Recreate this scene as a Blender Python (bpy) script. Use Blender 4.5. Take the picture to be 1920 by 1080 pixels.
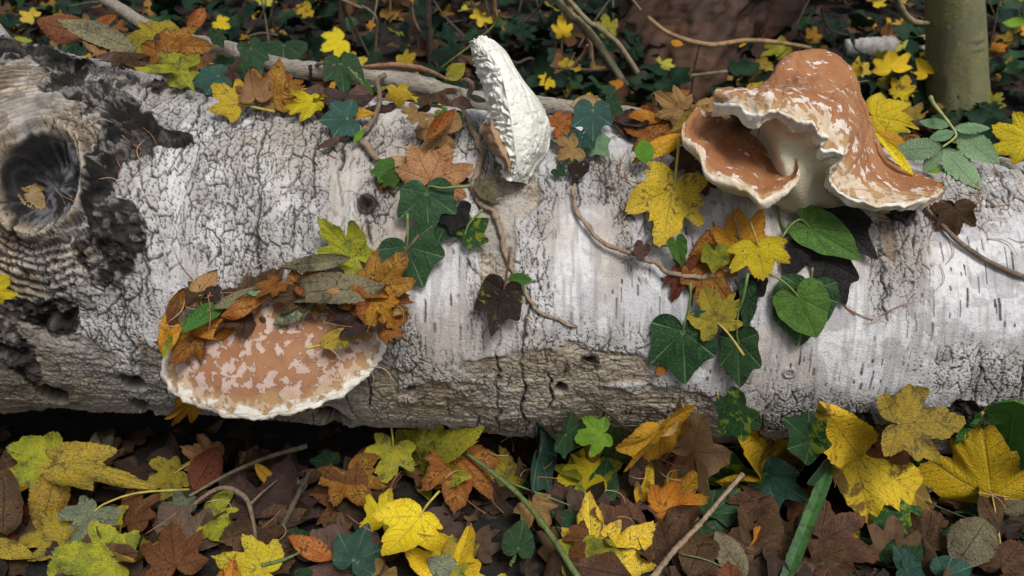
import bpy, math, random
import numpy as np
from mathutils import Matrix, Vector

for o in list(bpy.data.objects): bpy.data.objects.remove(o)
scene = bpy.context.scene
COL = scene.collection
R_ = math.radians

# ------------------------------------------------------------------ camera, sky, sun, exposure
CAM = np.array([0.0, -0.85, 0.62]); PITCH = R_(29.0); FPX = 960/math.tan(R_(30.0))
cam_d = bpy.data.cameras.new('camera'); cam = bpy.data.objects.new('camera', cam_d); COL.objects.link(cam)
cam.location = CAM; cam.rotation_euler = (R_(90)-PITCH, 0, 0)
cam_d.sensor_width = 36; cam_d.lens = 18/math.tan(R_(30.0)); cam_d.clip_start = 0.02; cam_d.clip_end = 300
cam_d.dof.use_dof = True; cam_d.dof.focus_distance = 0.86; cam_d.dof.aperture_fstop = 9.0
scene.camera = cam
SUN_EL, SUN_AZ = R_(58), R_(152)       # azimuth measured clockwise from +Y: behind the camera, to its right
world = bpy.data.worlds.new('World'); scene.world = world; world.use_nodes = True
wn = world.node_tree; bg = wn.nodes['Background']
sky = wn.nodes.new('ShaderNodeTexSky'); sky.sky_type = 'NISHITA'; sky.sun_disc = False
sky.sun_elevation = SUN_EL; sky.sun_rotation = SUN_AZ; sky.dust_density = 4.0; sky.air_density = 1.0; sky.ozone_density = 1.0
hs = wn.nodes.new('ShaderNodeHueSaturation'); hs.inputs['Saturation'].default_value = 0.35
wn.links.new(sky.outputs[0], hs.inputs['Color']); wn.links.new(hs.outputs[0], bg.inputs['Color'])
bg.inputs['Strength'].default_value = 0.06
sun_d = bpy.data.lights.new('sun', 'SUN'); sun_d.energy = 1.5; sun_d.angle = R_(20); sun_d.color = (1.0, 0.972, 0.93)
sun = bpy.data.objects.new('sun', sun_d); COL.objects.link(sun)
sd = Vector((math.sin(SUN_AZ)*math.cos(SUN_EL), math.cos(SUN_AZ)*math.cos(SUN_EL), math.sin(SUN_EL)))
sun.rotation_euler = sd.to_track_quat('Z', 'Y').to_euler(); sun.location = (1, -2, 3)
vs = scene.view_settings; vs.view_transform = 'Standard'; vs.look = 'None'; vs.exposure = 0.78; vs.gamma = 1; vs.use_curve_mapping = False
scene.cycles.max_bounces = 6; scene.cycles.transparent_max_bounces = 4

# ------------------------------------------------------------------ small maths
def nrm(v): v = np.asarray(v, float); return v/max(np.linalg.norm(v), 1e-12)
FW = np.array([0, math.cos(PITCH), -math.sin(PITCH)]); UP = np.array([0, math.sin(PITCH), math.cos(PITCH)]); RT = np.array([1.0, 0, 0])
def ray(X, Y): return nrm(FW + RT*(X-960)/FPX - UP*(Y-540)/FPX)
def on_y(X, Y, y):                      # point of the pixel's ray on the upright plane y = const
    d = ray(X, Y); return CAM + d*((y-CAM[1])/d[1])
def h2(ix, iy, s=0):
    ix = ix.astype(np.int64); iy = iy.astype(np.int64)
    n = (ix*374761393 + iy*668265263 + s*974711) & 0xffffffff
    n = ((n ^ (n >> 13))*1274126177) & 0xffffffff; n = (n ^ (n >> 16)) & 0xffffffff
    n = (n*2246822519) & 0xffffffff; n = (n ^ (n >> 15))
    return (n & 0xffffff)/float(0xffffff)
def vnoise(x, y, s=0):
    x = np.asarray(x, float); y = np.asarray(y, float)
    ix = np.floor(x); iy = np.floor(y); fx = x-ix; fy = y-iy
    fx = fx*fx*(3-2*fx); fy = fy*fy*(3-2*fy)
    a = h2(ix, iy, s); b = h2(ix+1, iy, s); c = h2(ix, iy+1, s); d = h2(ix+1, iy+1, s)
    return (a*(1-fx)+b*fx)*(1-fy) + (c*(1-fx)+d*fx)*fy
def fbm(x, y, o=4, s=0):
    t = 0; a = .5; f = 1.0
    for i in range(o): t = t + a*(vnoise(x*f+i*17.3, y*f-i*9.1, s+i)-.5)*2; a *= .5; f *= 2.03
    return t
def sstep(a, b, x): t = np.clip((x-a)/(b-a), 0, 1); return t*t*(3-2*t)
def voro(x, y, s=0, j=.9):              # F1, F2-F1, cell id noise
    ix = np.floor(x); iy = np.floor(y); d1 = np.full(x.shape, 9.); d2 = np.full(x.shape, 9.); cid = np.zeros(x.shape)
    for dx in (-1, 0, 1):
        for dy in (-1, 0, 1):
            cx = ix+dx; cy = iy+dy
            px = cx+.5+(h2(cx, cy, s)-.5)*j; py = cy+.5+(h2(cx, cy, s+7)-.5)*j
            d = np.hypot(px-x, py-y); n = d < d1
            d2 = np.where(n, d1, np.minimum(d2, d)); cid = np.where(n, h2(cx, cy, s+3), cid); d1 = np.where(n, d, d1)
    return d1, d2-d1, cid

# ------------------------------------------------------------------ the log as a swept round, the ground as a height
_lx = np.array([-1.3, -.62, -.43, -.29, -.15, 0, .14, .31, .51, .62, 1.3])
_lr = np.array([.215, .200, .188, .183, .178, .1745, .171, .168, .162, .160, .150])
_lz = np.array([.235, .222, .205, .190, .176, .1635, .153, .141, .128, .122, .095])
def log_R(x): return np.interp(x, _lx, _lr)
def log_Z(x): return np.interp(x, _lx, _lz)
def log_sdf(p):
    p = np.asarray(p, float); x = p[..., 0]
    return np.hypot(p[..., 1], p[..., 2]-log_Z(x)) - log_R(x)
def ground_z(x, y):
    x = np.asarray(x, float); y = np.asarray(y, float)
    b = np.clip(y-.12, 0, None); bank = .14*b/(1+(b/5.0)**2)**.5
    n = .014*fbm(x*2.3+3, y*2.3, 3, 5) + .05*fbm(x*.5, y*.5, 2, 9)*sstep(.5, 2.0, np.hypot(x, y))
    return -.012 - .03*np.clip(x, -.8, .8) + bank + n
def hit_log(X, Y, lift=0.0):
    d = ray(X, Y); t = .45; best = (9, None)
    for i in range(160):
        p = CAM+d*t; s = log_sdf(p)-lift
        if s < best[0]: best = (s, p)
        if s < 2e-4: return p
        t += max(s*.9, 2e-4)
        if t > 1.6: break
    return best[1]
def log_n(p): return nrm([0, p[1], p[2]-log_Z(p[0])])
def hit_ground(X, Y, lift=0.0):
    d = ray(X, Y); t = .3
    for i in range(900):
        p = CAM+d*t
        if p[2] < ground_z(p[0], p[1])+lift: return p
        t += .004 if t < 1.6 else .012
    return p
def hit(surf, X, Y, lift=0.0):
    if surf == 'L': p = hit_log(X, Y, lift); return p, log_n(p)
    if surf == 'G': return hit_ground(X, Y, lift), np.array([0, 0, 1.0])
    if surf[0] == 'V': return on_y(X, Y, float(surf[1:])-lift), np.array([0, -.5, .85])
    raise ValueError(surf)

# ------------------------------------------------------------------ mesh helpers
def mesh_from(name, V, F, mat, attrs=None, smooth=True):
    V = np.asarray(V, np.float32); me = bpy.data.meshes.new(name)
    if isinstance(F, np.ndarray):
        k = F.shape[1]; ls = np.arange(0, F.size, k, dtype=np.int32); lt = np.full(len(F), k, np.int32); lv = F.ravel().astype(np.int32)
    else:
        lt = np.array([len(f) for f in F], np.int32); ls = np.concatenate([[0], np.cumsum(lt)[:-1]]).astype(np.int32)
        lv = np.array([i for f in F for i in f], np.int32)
    me.vertices.add(len(V)); me.vertices.foreach_set('co', V.ravel())
    me.loops.add(len(lv)); me.loops.foreach_set('vertex_index', lv)
    me.polygons.add(len(ls)); me.polygons.foreach_set('loop_start', ls); me.polygons.foreach_set('loop_total', lt)
    me.update(calc_edges=True)
    me.polygons.foreach_set('use_smooth', np.full(len(ls), smooth, bool))
    for k, a in (attrs or {}).items():
        a = np.asarray(a, np.float32)
        if a.ndim == 1: at = me.attributes.new(k, 'FLOAT', 'POINT'); at.data.foreach_set('value', a)
        elif a.shape[1] == 3: at = me.attributes.new(k, 'FLOAT_VECTOR', 'POINT'); at.data.foreach_set('vector', a.ravel())
        else: at = me.attributes.new(k, 'FLOAT_COLOR', 'POINT'); at.data.foreach_set('color', a.ravel())
    if mat is not None: me.materials.append(mat)
    return me
def link(name, me, parent=None, loc=None, label=None, cat=None, group=None, kind=None):
    o = bpy.data.objects.new(name, me); COL.objects.link(o)
    if loc is not None: o.location = [float(q) for q in loc]
    if parent is not None: o.parent = parent
    if label: o['label'] = label
    if cat: o['category'] = cat
    if group: o['group'] = group
    if kind: o['kind'] = kind
    return o
def grid_faces(nr, nc, wrap=False):
    r = np.arange(nr-1)[:, None]; c = np.arange(nc if wrap else nc-1)[None, :]; c2 = (c+1) % nc
    return np.stack([r*nc+c, r*nc+c2, (r+1)*nc+c2, (r+1)*nc+c], -1).reshape(-1, 4)
def crom(P, n):                         # Catmull-Rom through points, n samples
    P = np.asarray(P, float); m = len(P)
    Q = np.concatenate([[2*P[0]-P[1]], P, [2*P[-1]-P[-2]]]); t = np.linspace(0, m-1-1e-9, n); i = t.astype(int); f = (t-i)
    f = f.reshape((-1,)+(1,)*(P.ndim-1)); a, b, c, d = Q[i], Q[i+1], Q[i+2], Q[i+3]
    return .5*((2*b)+(c-a)*f+(2*a-5*b+4*c-d)*f*f+(3*b-a-3*c+d)*f**3)
def tube(P, rad, n=24, sides=7, wob=.15, seed=0, tip=True):
    rng = np.random.RandomState(seed); C = crom(P, n); r = np.interp(np.linspace(0, 1, n), np.linspace(0, 1, len(np.atleast_1d(rad))), np.atleast_1d(rad)) if np.size(rad) > 1 else np.full(n, float(rad))
    T = np.gradient(C, axis=0); T /= np.linalg.norm(T, axis=1)[:, None]+1e-12
    ref = np.array([.31, .2, .93]); U = np.cross(T, ref); U /= np.linalg.norm(U, axis=1)[:, None]+1e-9; W = np.cross(T, U)
    a = np.linspace(0, 2*math.pi, sides, endpoint=False)
    rr = r[:, None]*(1+wob*(rng.rand(n, sides)-.5)*2)
    V = C[:, None]+rr[..., None]*(np.cos(a)[None, :, None]*U[:, None]+np.sin(a)[None, :, None]*W[:, None])
    V = V.reshape(-1, 3); F = [tuple(f) for f in grid_faces(n, sides, True)]
    F.append(tuple(range(sides))[::-1]); F.append(tuple((n-1)*sides+k for k in range(sides)))
    u = np.repeat(np.linspace(0, 1, n), sides)
    return V, F, u
def join(parts):
    V = []; F = []; o = 0
    for v, f in parts: V.append(v); F += [tuple(int(i)+o for i in q) for q in f]; o += len(v)
    return np.concatenate(V), F

# ------------------------------------------------------------------ materials
def mat_new(name):
    m = bpy.data.materials.new(name); m.use_nodes = True; nt = m.node_tree; p = nt.nodes['Principled BSDF']
    return m, nt, p
class N:
    def __init__(s, nt): s.nt = nt
    def n(s, t, **k):
        x = s.nt.nodes.new('ShaderNode'+t)
        for a, b in k.items():
            if a.startswith('i_'): x.inputs[int(a[2:])].default_value = b
            else: setattr(x, a, b)
        return x
    def l(s, a, b): s.nt.links.new(a, b)
    def attr(s, name): x = s.n('Attribute'); x.attribute_name = name; return x
    def math(s, op, a, b=None, c=None, clamp=False):
        x = s.n('Math', operation=op, use_clamp=clamp)
        for i, q in enumerate((a, b, c)):
            if q is None: continue
            if isinstance(q, (int, float)): x.inputs[i].default_value = q
            else: s.l(q, x.inputs[i])
        return x.outputs[0]
    def mix(s, f, a, b, mode='MIX'):
        x = s.n('Mix', data_type='RGBA', blend_type=mode)
        for i, q in ((0, f), (6, a), (7, b)):
            if isinstance(q, (int, float)): x.inputs[i].default_value = q
            elif isinstance(q, (tuple, list)): x.inputs[i].default_value = tuple(q)+((1,) if len(q) == 3 else ())
            else: s.l(q, x.inputs[i])
        return x.outputs[2]
    def noise(s, vec, scale, detail=4, rough=.55, dist=0):
        x = s.n('TexNoise'); x.inputs['Scale'].default_value = scale; x.inputs['Detail'].default_value = detail
        x.inputs['Roughness'].default_value = rough; x.inputs['Distortion'].default_value = dist
        if vec is not None: s.l(vec, x.inputs['Vector'])
        return x.outputs[0]
    def ramp(s, v, lo, hi): 
        x = s.n('MapRange', clamp=True); x.interpolation_type = 'SMOOTHSTEP'
        s.l(v, x.inputs[0]); x.inputs[1].default_value = lo; x.inputs[2].default_value = hi
        return x.outputs[0]
    def scale(s, vec, xyz, off=(0, 0, 0)):
        x = s.n('Mapping'); s.l(vec, x.inputs[0]); x.inputs['Scale'].default_value = xyz; x.inputs['Location'].default_value = off
        return x.outputs[0]
    def voro(s, vec, scale, feat='F1', rnd=1.0):
        x = s.n('TexVoronoi', feature=feat); s.l(vec, x.inputs['Vector']); x.inputs['Scale'].default_value = scale
        x.inputs['Randomness'].default_value = rnd; return x
    def bump(s, h, dist, strength=1.0, prev=None):
        x = s.n('Bump'); x.inputs['Distance'].default_value = dist; x.inputs['Strength'].default_value = strength
        s.l(h, x.inputs['Height'])
        if prev is not None: s.l(prev, x.inputs['Normal'])
        return x.outputs[0]
# ------------------------------------------------------------------ ground
def soil_material():
    m, nt, p = mat_new('soil'); k = N(nt); g = k.n('TexCoord').outputs['Object']
    a = k.noise(g, 14, 6, .65); b = k.noise(g, 90, 4, .6)
    c = k.mix(k.ramp(a, .35, .65), (.006, .005, .004), (.016, .011, .007)); c = k.mix(k.ramp(b, .5, .75), c, (.03, .02, .012))
    k.l(c, p.inputs['Base Color']); p.inputs['Roughness'].default_value = .95
    k.l(k.bump(b, .01), p.inputs['Normal']); return m
gx = np.sort(np.concatenate([np.linspace(-1.6, 1.6, 120), np.linspace(-40, -1.7, 30), np.linspace(1.7, 40, 30)]))
gy = np.sort(np.concatenate([np.linspace(-1.0, 2.6, 130), np.linspace(-30, -1.1, 25), np.linspace(2.7, 60, 40)]))
GX, GY = np.meshgrid(gx, gy)
link('ground', mesh_from('ground', np.stack([GX, GY, ground_z(GX, GY)-.012], -1).reshape(-1, 3), grid_faces(len(gy), len(gx)), soil_material()), kind='structure')

# ------------------------------------------------------------------ the birch log: relief and zones
def surf_uv(X, Y): p = hit_log(X, Y); th = math.atan2(p[2]-log_Z(p[0]), -p[1]); return p[0], th
TH0 = np.concatenate([np.linspace(-180, -72, 26, endpoint=False), np.linspace(-72, 122, 590), np.linspace(122, 180, 14)[1:-1]])
UX = np.concatenate([np.linspace(-1.3, -.70, 30, endpoint=False), np.linspace(-.70, .70, 1430), np.linspace(.70, 1.3, 30)[1:]])
U, TH = np.meshgrid(UX, np.radians(TH0)); S = TH*.175
NS = fbm(U*16, S*16, 4, 11); NS2 = fbm(U*60, S*60, 4, 12); NS3 = fbm(U*240, S*240, 3, 13)
COLN = fbm(U*34, S*3.2, 3, 14)                                  # streaks round the girth
STR = fbm(U*240, S*26, 3, 15); STR2 = fbm(U*44, S*300, 3, 16)
def blob_mask(blobs, noise=.35, soft=.25, fine=.12, col=0.0):
    M = np.zeros(U.shape)
    for (X, Y, rx, ry) in blobs:
        u0, t0 = surf_uv(X, Y); p = hit_log(X, Y); ci = max(abs(float(np.dot(log_n(p), ray(X, Y)))), .45)
        d = np.hypot((U-u0)/(rx*5.1e-4), (TH-t0)*.175/(ry*5.1e-4/ci))
        M = np.maximum(M, sstep(1+soft, 1-soft, d+noise*NS*1.4+fine*NS2+col*COLN))
    return M
crack = blob_mask([(230, 140, 140, 60), (340, 165, 140, 50), (150, 110, 90, 60), (330, 330, 200, 230), (430, 230, 190, 90), (200, 600, 260, 170), (450, 440, 130, 130), (560, 300, 60, 120), (90, 690, 190, 120),
                   (620, 250, 130, 45), (330, 700, 260, 80), (930, 430, 50, 170), (985, 360, 45, 90), (990, 540, 40, 90), (1110, 330, 60, 45), (1100, 680, 130, 60),
                   (1690, 430, 45, 110), (1690, 370, 70, 60), (1830, 700, 120, 50), (1900, 780, 80, 70), (1850, 350, 130, 60), (1470, 790, 90, 40),
                   (1190, 390, 40, 80), (690, 375, 40, 50), (1600, 800, 90, 40), (760, 680, 50, 80), (1380, 640, 30, 70), (850, 250, 120, 50), (1650, 500, 25, 90), (1000, 750, 420, 60)], .5, .65, .15, .5)
brown = blob_mask([(700, 800, 330, 72), (1000, 790, 330, 72), (1240, 800, 190, 52), (130, 750, 260, 70), (420, 785, 250, 50), (1090, 690, 150, 42), (960, 700, 110, 30),
                   (930, 420, 28, 130), (965, 340, 40, 50), (1320, 800, 90, 42), (722, 740, 30, 90), (40, 640, 90, 90), (1665, 440, 14, 50), (1700, 830, 130, 30), (1850, 820, 130, 44),
                   (400, 900, 500, 60), (1000, 900, 600, 60), (1500, 930, 400, 60)], .40, .12, .22, .25)
black = blob_mask([(40, 20, 90, 110), (80, 100, 60, 70), (110, 150, 60, 60), (160, 195, 80, 60), (140, 118, 50, 26), (215, 128, 60, 12), (215, 265, 60, 55), (210, 340, 32, 80), (235, 425, 42, 45), (180, 480, 60, 42), (110, 520, 75, 36),
                   (40, 570, 70, 36), (90, 570, 50, 40), (290, 255, 70, 14), (20, 60, 60, 80), (20, 640, 30, 50), (685, 380, 15, 17), (1105, 675, 20, 15), (1385, 640, 24, 40), (1385, 600, 16, 40), (1815, 800, 60, 26), (1690, 395, 22, 26), (1600, 808, 34, 22)], .75, .4, .4)
wood = blob_mask([(0, 215, 110, 70), (0, 330, 60, 210), (70, 480, 120, 55), (20, 520, 70, 40), (100, 230, 70, 40), (172, 300, 26, 70), (150, 400, 30, 40), (15, 150, 30, 40)], .35, .3)
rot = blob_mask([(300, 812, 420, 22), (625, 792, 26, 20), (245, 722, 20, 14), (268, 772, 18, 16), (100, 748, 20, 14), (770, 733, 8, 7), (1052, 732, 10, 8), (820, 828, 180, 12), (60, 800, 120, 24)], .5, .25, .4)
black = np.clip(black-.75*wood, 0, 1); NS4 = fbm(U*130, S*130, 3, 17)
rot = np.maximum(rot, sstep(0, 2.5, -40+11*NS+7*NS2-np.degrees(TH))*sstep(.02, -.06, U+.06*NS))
# groove pattern of the plates
wu = U+.0042*NS2+.0010*NS3; ws = S+.008*NS+.0012*NS3
wv = wu+.0060*fbm(U*28, S*12, 2, 22); f1, e1, c1 = voro(wv/.0082, (ws+.010*fbm(U*20, S*20, 2, 23))/.0260, 21, 1.0); f3, e3, c3 = voro((U+.0022*NS2)/.0056+9, (S+.004*NS)/.040, 27, 1.0); f2, e2, c2 = voro(wu/.0046+5+.5*NS, ws/.0070+.4*NS2, 31, 1.0)
w1 = np.clip(crack*(.98+.95*COLN+.45*NS)+.10*NS, 0, 1)             # how far the skin has split
groove = np.maximum(sstep(.115, .03, e1/np.clip(w1, .08, 1))*(w1 > .12), sstep(.13, .025, e2/np.clip(w1*1.3-.45, .05, 1))*(w1 > .42))
fis = sstep(.085, .02, e3)*sstep(-.10, .15, fbm(U*18+5, S*24, 3, 28))*sstep(.05, .45, np.maximum(crack, .75*brown)+.25*NS)
vx = (wu/.0235+.45*NS+.10*NS2)
vert = sstep(.085, .01, np.abs((vx % 1)-.5)/np.clip(.25+crack, .2, 1))*sstep(-.05, .30, fbm(U*26+np.floor(vx)*3.7, S*11, 3, 41))*sstep(.08, .5, np.maximum(crack, .8*brown))
disp = .0050*fbm(U*7, S*7, 3, 3)+.0011*NS
disp += -.0017*groove*np.clip(w1*1.4, 0, 1)*(1-.75*brown)-.0020*vert-.0009*fis+w1*(.0006*(c1-.5))*(1-.7*brown)+.0006*NS2+.00025*NS3
flake = sstep(.02, .045, fbm(U*26, S*40, 5, 51)); flake2 = sstep(.07, .095, fbm(U*40+7, S*30, 5, 52)); hf, he, hc = voro(wu/.0125, ws/.0042+.5*NS2, 33, 1.0); hcr = sstep(.13, .02, he)*brown
disp -= brown*(.0026+.0012*flake)+.0010*hcr; disp += brown*(.0014*NS2-.0016*np.maximum(groove*.15, vert)+.0011*STR2)
rid = np.abs(fbm(U*38, S*30, 4, 61)); disp += black*(.004-.018*rid+.010*fbm(U*90, S*70, 3, 62)+.006*NS4+.002*NS3)
# hollow knot with its callus ring
u0, t0 = surf_uv(104, 350); s0 = t0*.175
hx = (U-u0)/.031; hy = (S-s0)/.033; hr = np.hypot(hx, hy)+.05*NS; ha = np.arctan2(hy, hx)
swirl = .5+.5*np.sin(30*(hr+.10*NS)+9*NS+3.5*NS2+1.5*NS4)
disp += wood*(.0034*swirl*sstep(5.5, 1.5, hr)-.0012)
disp += .015*np.exp(-((hr-1.25)/.15)**2)-.024*sstep(1.05, .55, hr)*(1+.25*np.cos(ha-2.3))
disp += sstep(.95, .7, hr)*.006*fbm(ha*7, hr*2.2, 3, 84)*sstep(.15, .4, hr)
disp += .020*sstep(3.4, 1.0, hr)
# fork flare running up to the far left
disp += .10*sstep(-.49, -.70, U)**1.5*sstep(R_(35), R_(95), TH)*sstep(R_(170), R_(120), TH)
disp += .075*sstep(-.50, -.66, U)*sstep(R_(25), R_(80), TH)*sstep(R_(170), R_(120), TH)
# small round knots
eye = np.zeros(U.shape)
for (X, Y, r, dep) in ((1147, 346, 13, .003), (1105, 678, 11, -.006), (685, 380, 9, -.005), (1385, 640, 12, -.005), (1690, 398, 12, -.005), (1812, 800, 22, -.008), (880, 735, 7, .002), (1480, 700, 6, .001)):
    a, t = surf_uv(X, Y); q = np.hypot(U-a, (TH-t)*.175)/(r*5.1e-4)+.25*NS+.1*NS2
    eye = np.maximum(eye, sstep(3.2, 1.0, q)*(.5+.5*np.cos(q*7.5))); disp += dep*sstep(1.2, .4, q)+.0025*np.exp(-((q-1.5)/.5)**2)-.0012*sstep(3, 1, q)*(.5+.5*np.cos(q*7.5))
disp -= rot*(.016+.012*NS2+.008*NS4)
# the bark's colours, with shade put into the hollow and lower-left brown
def cmix(f, a, b): f = np.clip(f, 0, 1)[..., None]; return a*(1-f)+np.asarray(b, float)*f
c = np.broadcast_to(np.array([.52, .515, .53]), U.shape+(3,)).copy()
c = cmix(sstep(-.12, .1, NS), c, (.63, .63, .65))
c = cmix(.60*flake, c, (.40, .385, .395)); c = cmix(.75*flake2, c, (.72, .72, .725))
c = cmix(.65*sstep(.0, .3, fbm(U*8, S*8, 3, 71)), c, (.52, .44, .37)); c = cmix(.5*sstep(.12, .35, fbm(U*20+2, S*7, 3, 74)), c, (.40, .32, .24))
c = cmix(.50*sstep(.0, .35, STR), c, (.27, .26, .255)); c = cmix(.30*sstep(.0, .4, NS3), c, (.34, .33, .33))
lf, le, lc = voro((U+.0012*NS2)/.0062, S/.0215, 81, .95); lw = (U+.0012*NS2)/.0062
lid = sstep(.55, .95, lc)*(.35+sstep(-.15, .25, fbm(U*22, S*16, 2, 82)))
ix = np.floor(lw); best = np.full(U.shape, 9.)
for dx in (-1, 0, 1):
    for dy in (-1, 0, 1):
        cx = ix+dx; cy = np.floor(S/.0215)+dy; r1 = h2(cx, cy, 91); keep = r1 > .58; wd = .5+1.1*h2(cx, cy, 95)
        px = cx+.5+(h2(cx, cy, 92)-.5)*.8; py = cy+.5+(h2(cx, cy, 93)-.5)*.9; ln = .05+.46*h2(cx, cy, 94)**2
        q = np.hypot((px-lw)*.0062/(.00095*wd), np.clip(np.abs(py-S/.0215)-ln, 0, None)*.0215/.0012); best = np.minimum(best, np.where(keep, q, 9))
lent = sstep(1.25, .55, best+.35*NS3)*sstep(-.25, .15, fbm(U*14, S*10, 3, 83))*(1-.7*np.clip(crack, 0, 1))
c = cmix(.95*lent, c, (.030, .025, .022))
cp = cmix(sstep(-.3, .3, NS2), np.broadcast_to(np.array([.30, .29, .28]), U.shape+(3,)), (.56, .55, .54)); cp = cmix(.5*sstep(0, .3, NS), cp, (.33, .29, .23)); cp = cmix(.35*sstep(.45, 1, c1), cp, (.26, .23, .20))
cp = cmix(sstep(.02, .30, fbm(U*9+4, S*5, 3, 72))*.6, cp, (.20, .175, .145))
c = cmix(.72*np.clip(w1*1.2, 0, 1), c, cp)
cb = cmix(sstep(-.25, .3, NS2), np.broadcast_to(np.array([.21, .165, .115]), U.shape+(3,)), (.46, .385, .285)); cb = cmix(.6*sstep(-.05, .2, NS), cb, (.27, .205, .135)); cb = cmix(.6*flake, cb, (.48, .41, .30)); cb = cmix(.6*sstep(.1, .4, STR2), cb, (.06, .045, .03))
cb = cmix(.85*sstep(-.12, -.30, U), cb, cb*.42+np.array([.022, .022, .021]))  # lower-left brown: grey-brown tone, plus underside shade put into the colour
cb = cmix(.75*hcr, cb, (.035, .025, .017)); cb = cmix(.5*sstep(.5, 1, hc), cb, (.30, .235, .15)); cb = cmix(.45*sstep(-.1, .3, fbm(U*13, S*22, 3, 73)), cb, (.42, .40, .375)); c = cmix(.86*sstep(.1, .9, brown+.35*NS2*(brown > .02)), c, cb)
cw = cmix(sstep(-.2, .3, NS2), np.broadcast_to(np.array([.17, .125, .085]), U.shape+(3,)), (.44, .36, .27)); cw = cmix(.85*sstep(.5, .1, swirl), cw, (.05, .038, .03)); cw = cmix(.45*sstep(.05, .25, NS+.3*NS4), cw, (.36, .35, .34)); cw = cmix(.6*sstep(.1, .3, NS4), cw, (.10, .075, .055))
c = cmix(wood, c, cw); c = cmix(.85*np.exp(-((hr-1.25)/.16)**2)*sstep(-.6, .2, fbm(ha*2+3, hr, 2, 85)), c, (.40, .33, .25))
ck = cmix(sstep(-.1, .45, NS2), np.broadcast_to(np.array([.009, .008, .007]), U.shape+(3,)), (.055, .046, .041)); ck = cmix(.75*sstep(.08, .30, NS4+.3*NS3)*sstep(-.25, .15, NS), ck, (.22, .205, .19))
c = cmix(sstep(.36, .50, black+.55*NS2+.25*NS4), c, ck)
c = cmix(.93*np.maximum(np.maximum(groove*np.clip(w1*1.8, 0, 1)*(1-.75*brown), vert), .85*fis), c, (.012, .010, .009))
c = cmix(.65*eye, c, (.09, .075, .06))
chh = cmix(sstep(-.05, .30, fbm(ha*7, hr*2.2, 3, 84)*1.0+.6*NS4)*sstep(-.9, .3, hx-.6*hy), np.broadcast_to(np.array([.014, .013, .013]), U.shape+(3,)), (.115, .115, .125))  # hollow's interior shade is in the colour, blackest at upper left
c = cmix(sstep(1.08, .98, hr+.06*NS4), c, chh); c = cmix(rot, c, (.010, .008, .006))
RR = log_R(U)+disp; YY = -RR*np.cos(TH); ZZ = log_Z(U)+RR*np.sin(TH)
V = np.stack([U, YY, ZZ], -1).reshape(-1, 3); nr, nc = U.shape
F = grid_faces(nr, nc); seam = np.stack([(nr-1)*nc+np.arange(nc-1), (nr-1)*nc+np.arange(1, nc), np.arange(1, nc), np.arange(nc-1)], -1)
F = np.concatenate([F, seam])[:, ::-1]
def log_material():
    m, nt, p = mat_new('birch_bark'); k = N(nt); g = k.n('TexCoord').outputs['Object']
    n3 = k.noise(g, 520, 3, .65); cc = k.attr('bark_colour').outputs['Color']
    cc = k.mix(k.math('MULTIPLY', k.ramp(n3, .48, .70), .35), cc, k.mix(1.0, cc, (.45, .43, .42), 'MULTIPLY'))
    k.l(cc, p.inputs['Base Color']); p.inputs['Roughness'].default_value = .80; p.inputs['Specular IOR Level'].default_value = .25
    k.l(k.bump(n3, .0016, .8), p.inputs['Normal']); return m
BARK = log_material()
col = np.concatenate([c, np.ones(U.shape+(1,))], -1).reshape(-1, 4)
log_root = link('birch_log', None, loc=(0, 0, 0), label='large fallen birch log with white peeling bark lying across the leaf litter', cat='log')
body = link('bark', mesh_from('bark', V, F, BARK, dict(bark_colour=col)), log_root)
for sx in (0, nc-1):                      # sawn ends, out of frame
    ring = V.reshape(nr, nc, 3)[:, sx]; cv = np.concatenate([ring, [ring.mean(0)]]); ff = [(i, (i+1) % nr, nr) for i in range(nr)]
    link('sawn_end', mesh_from('sawn_end', cv, ff, BARK, dict(bark_colour=np.tile([.35, .28, .2, 1], (nr+1, 1)))), log_root)
LOGV = V.reshape(nr, nc, 3)
from mathutils.bvhtree import BVHTree
def log_outer(p):                         # radial surface height of the finished relief at a point's bearing
    th = math.degrees(math.atan2(p[2]-log_Z(p[0]), -p[1])); i = int(np.clip(np.searchsorted(UX, p[0]), 0, nc-1)); j = int(np.clip(np.searchsorted(TH0, th), 0, nr-1))
    return RR[j, i]
def log_outer_v(P):
    P = np.asarray(P); x = P[:, 0]; zc = log_Z(x); th = np.degrees(np.arctan2(P[:, 2]-zc, -P[:, 1]))
    i = np.clip(np.searchsorted(UX, x), 0, nc-1); j = np.clip(np.searchsorted(TH0, th), 0, nr-1)
    return RR[j, i], np.hypot(P[:, 1], P[:, 2]-zc), zc
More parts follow.
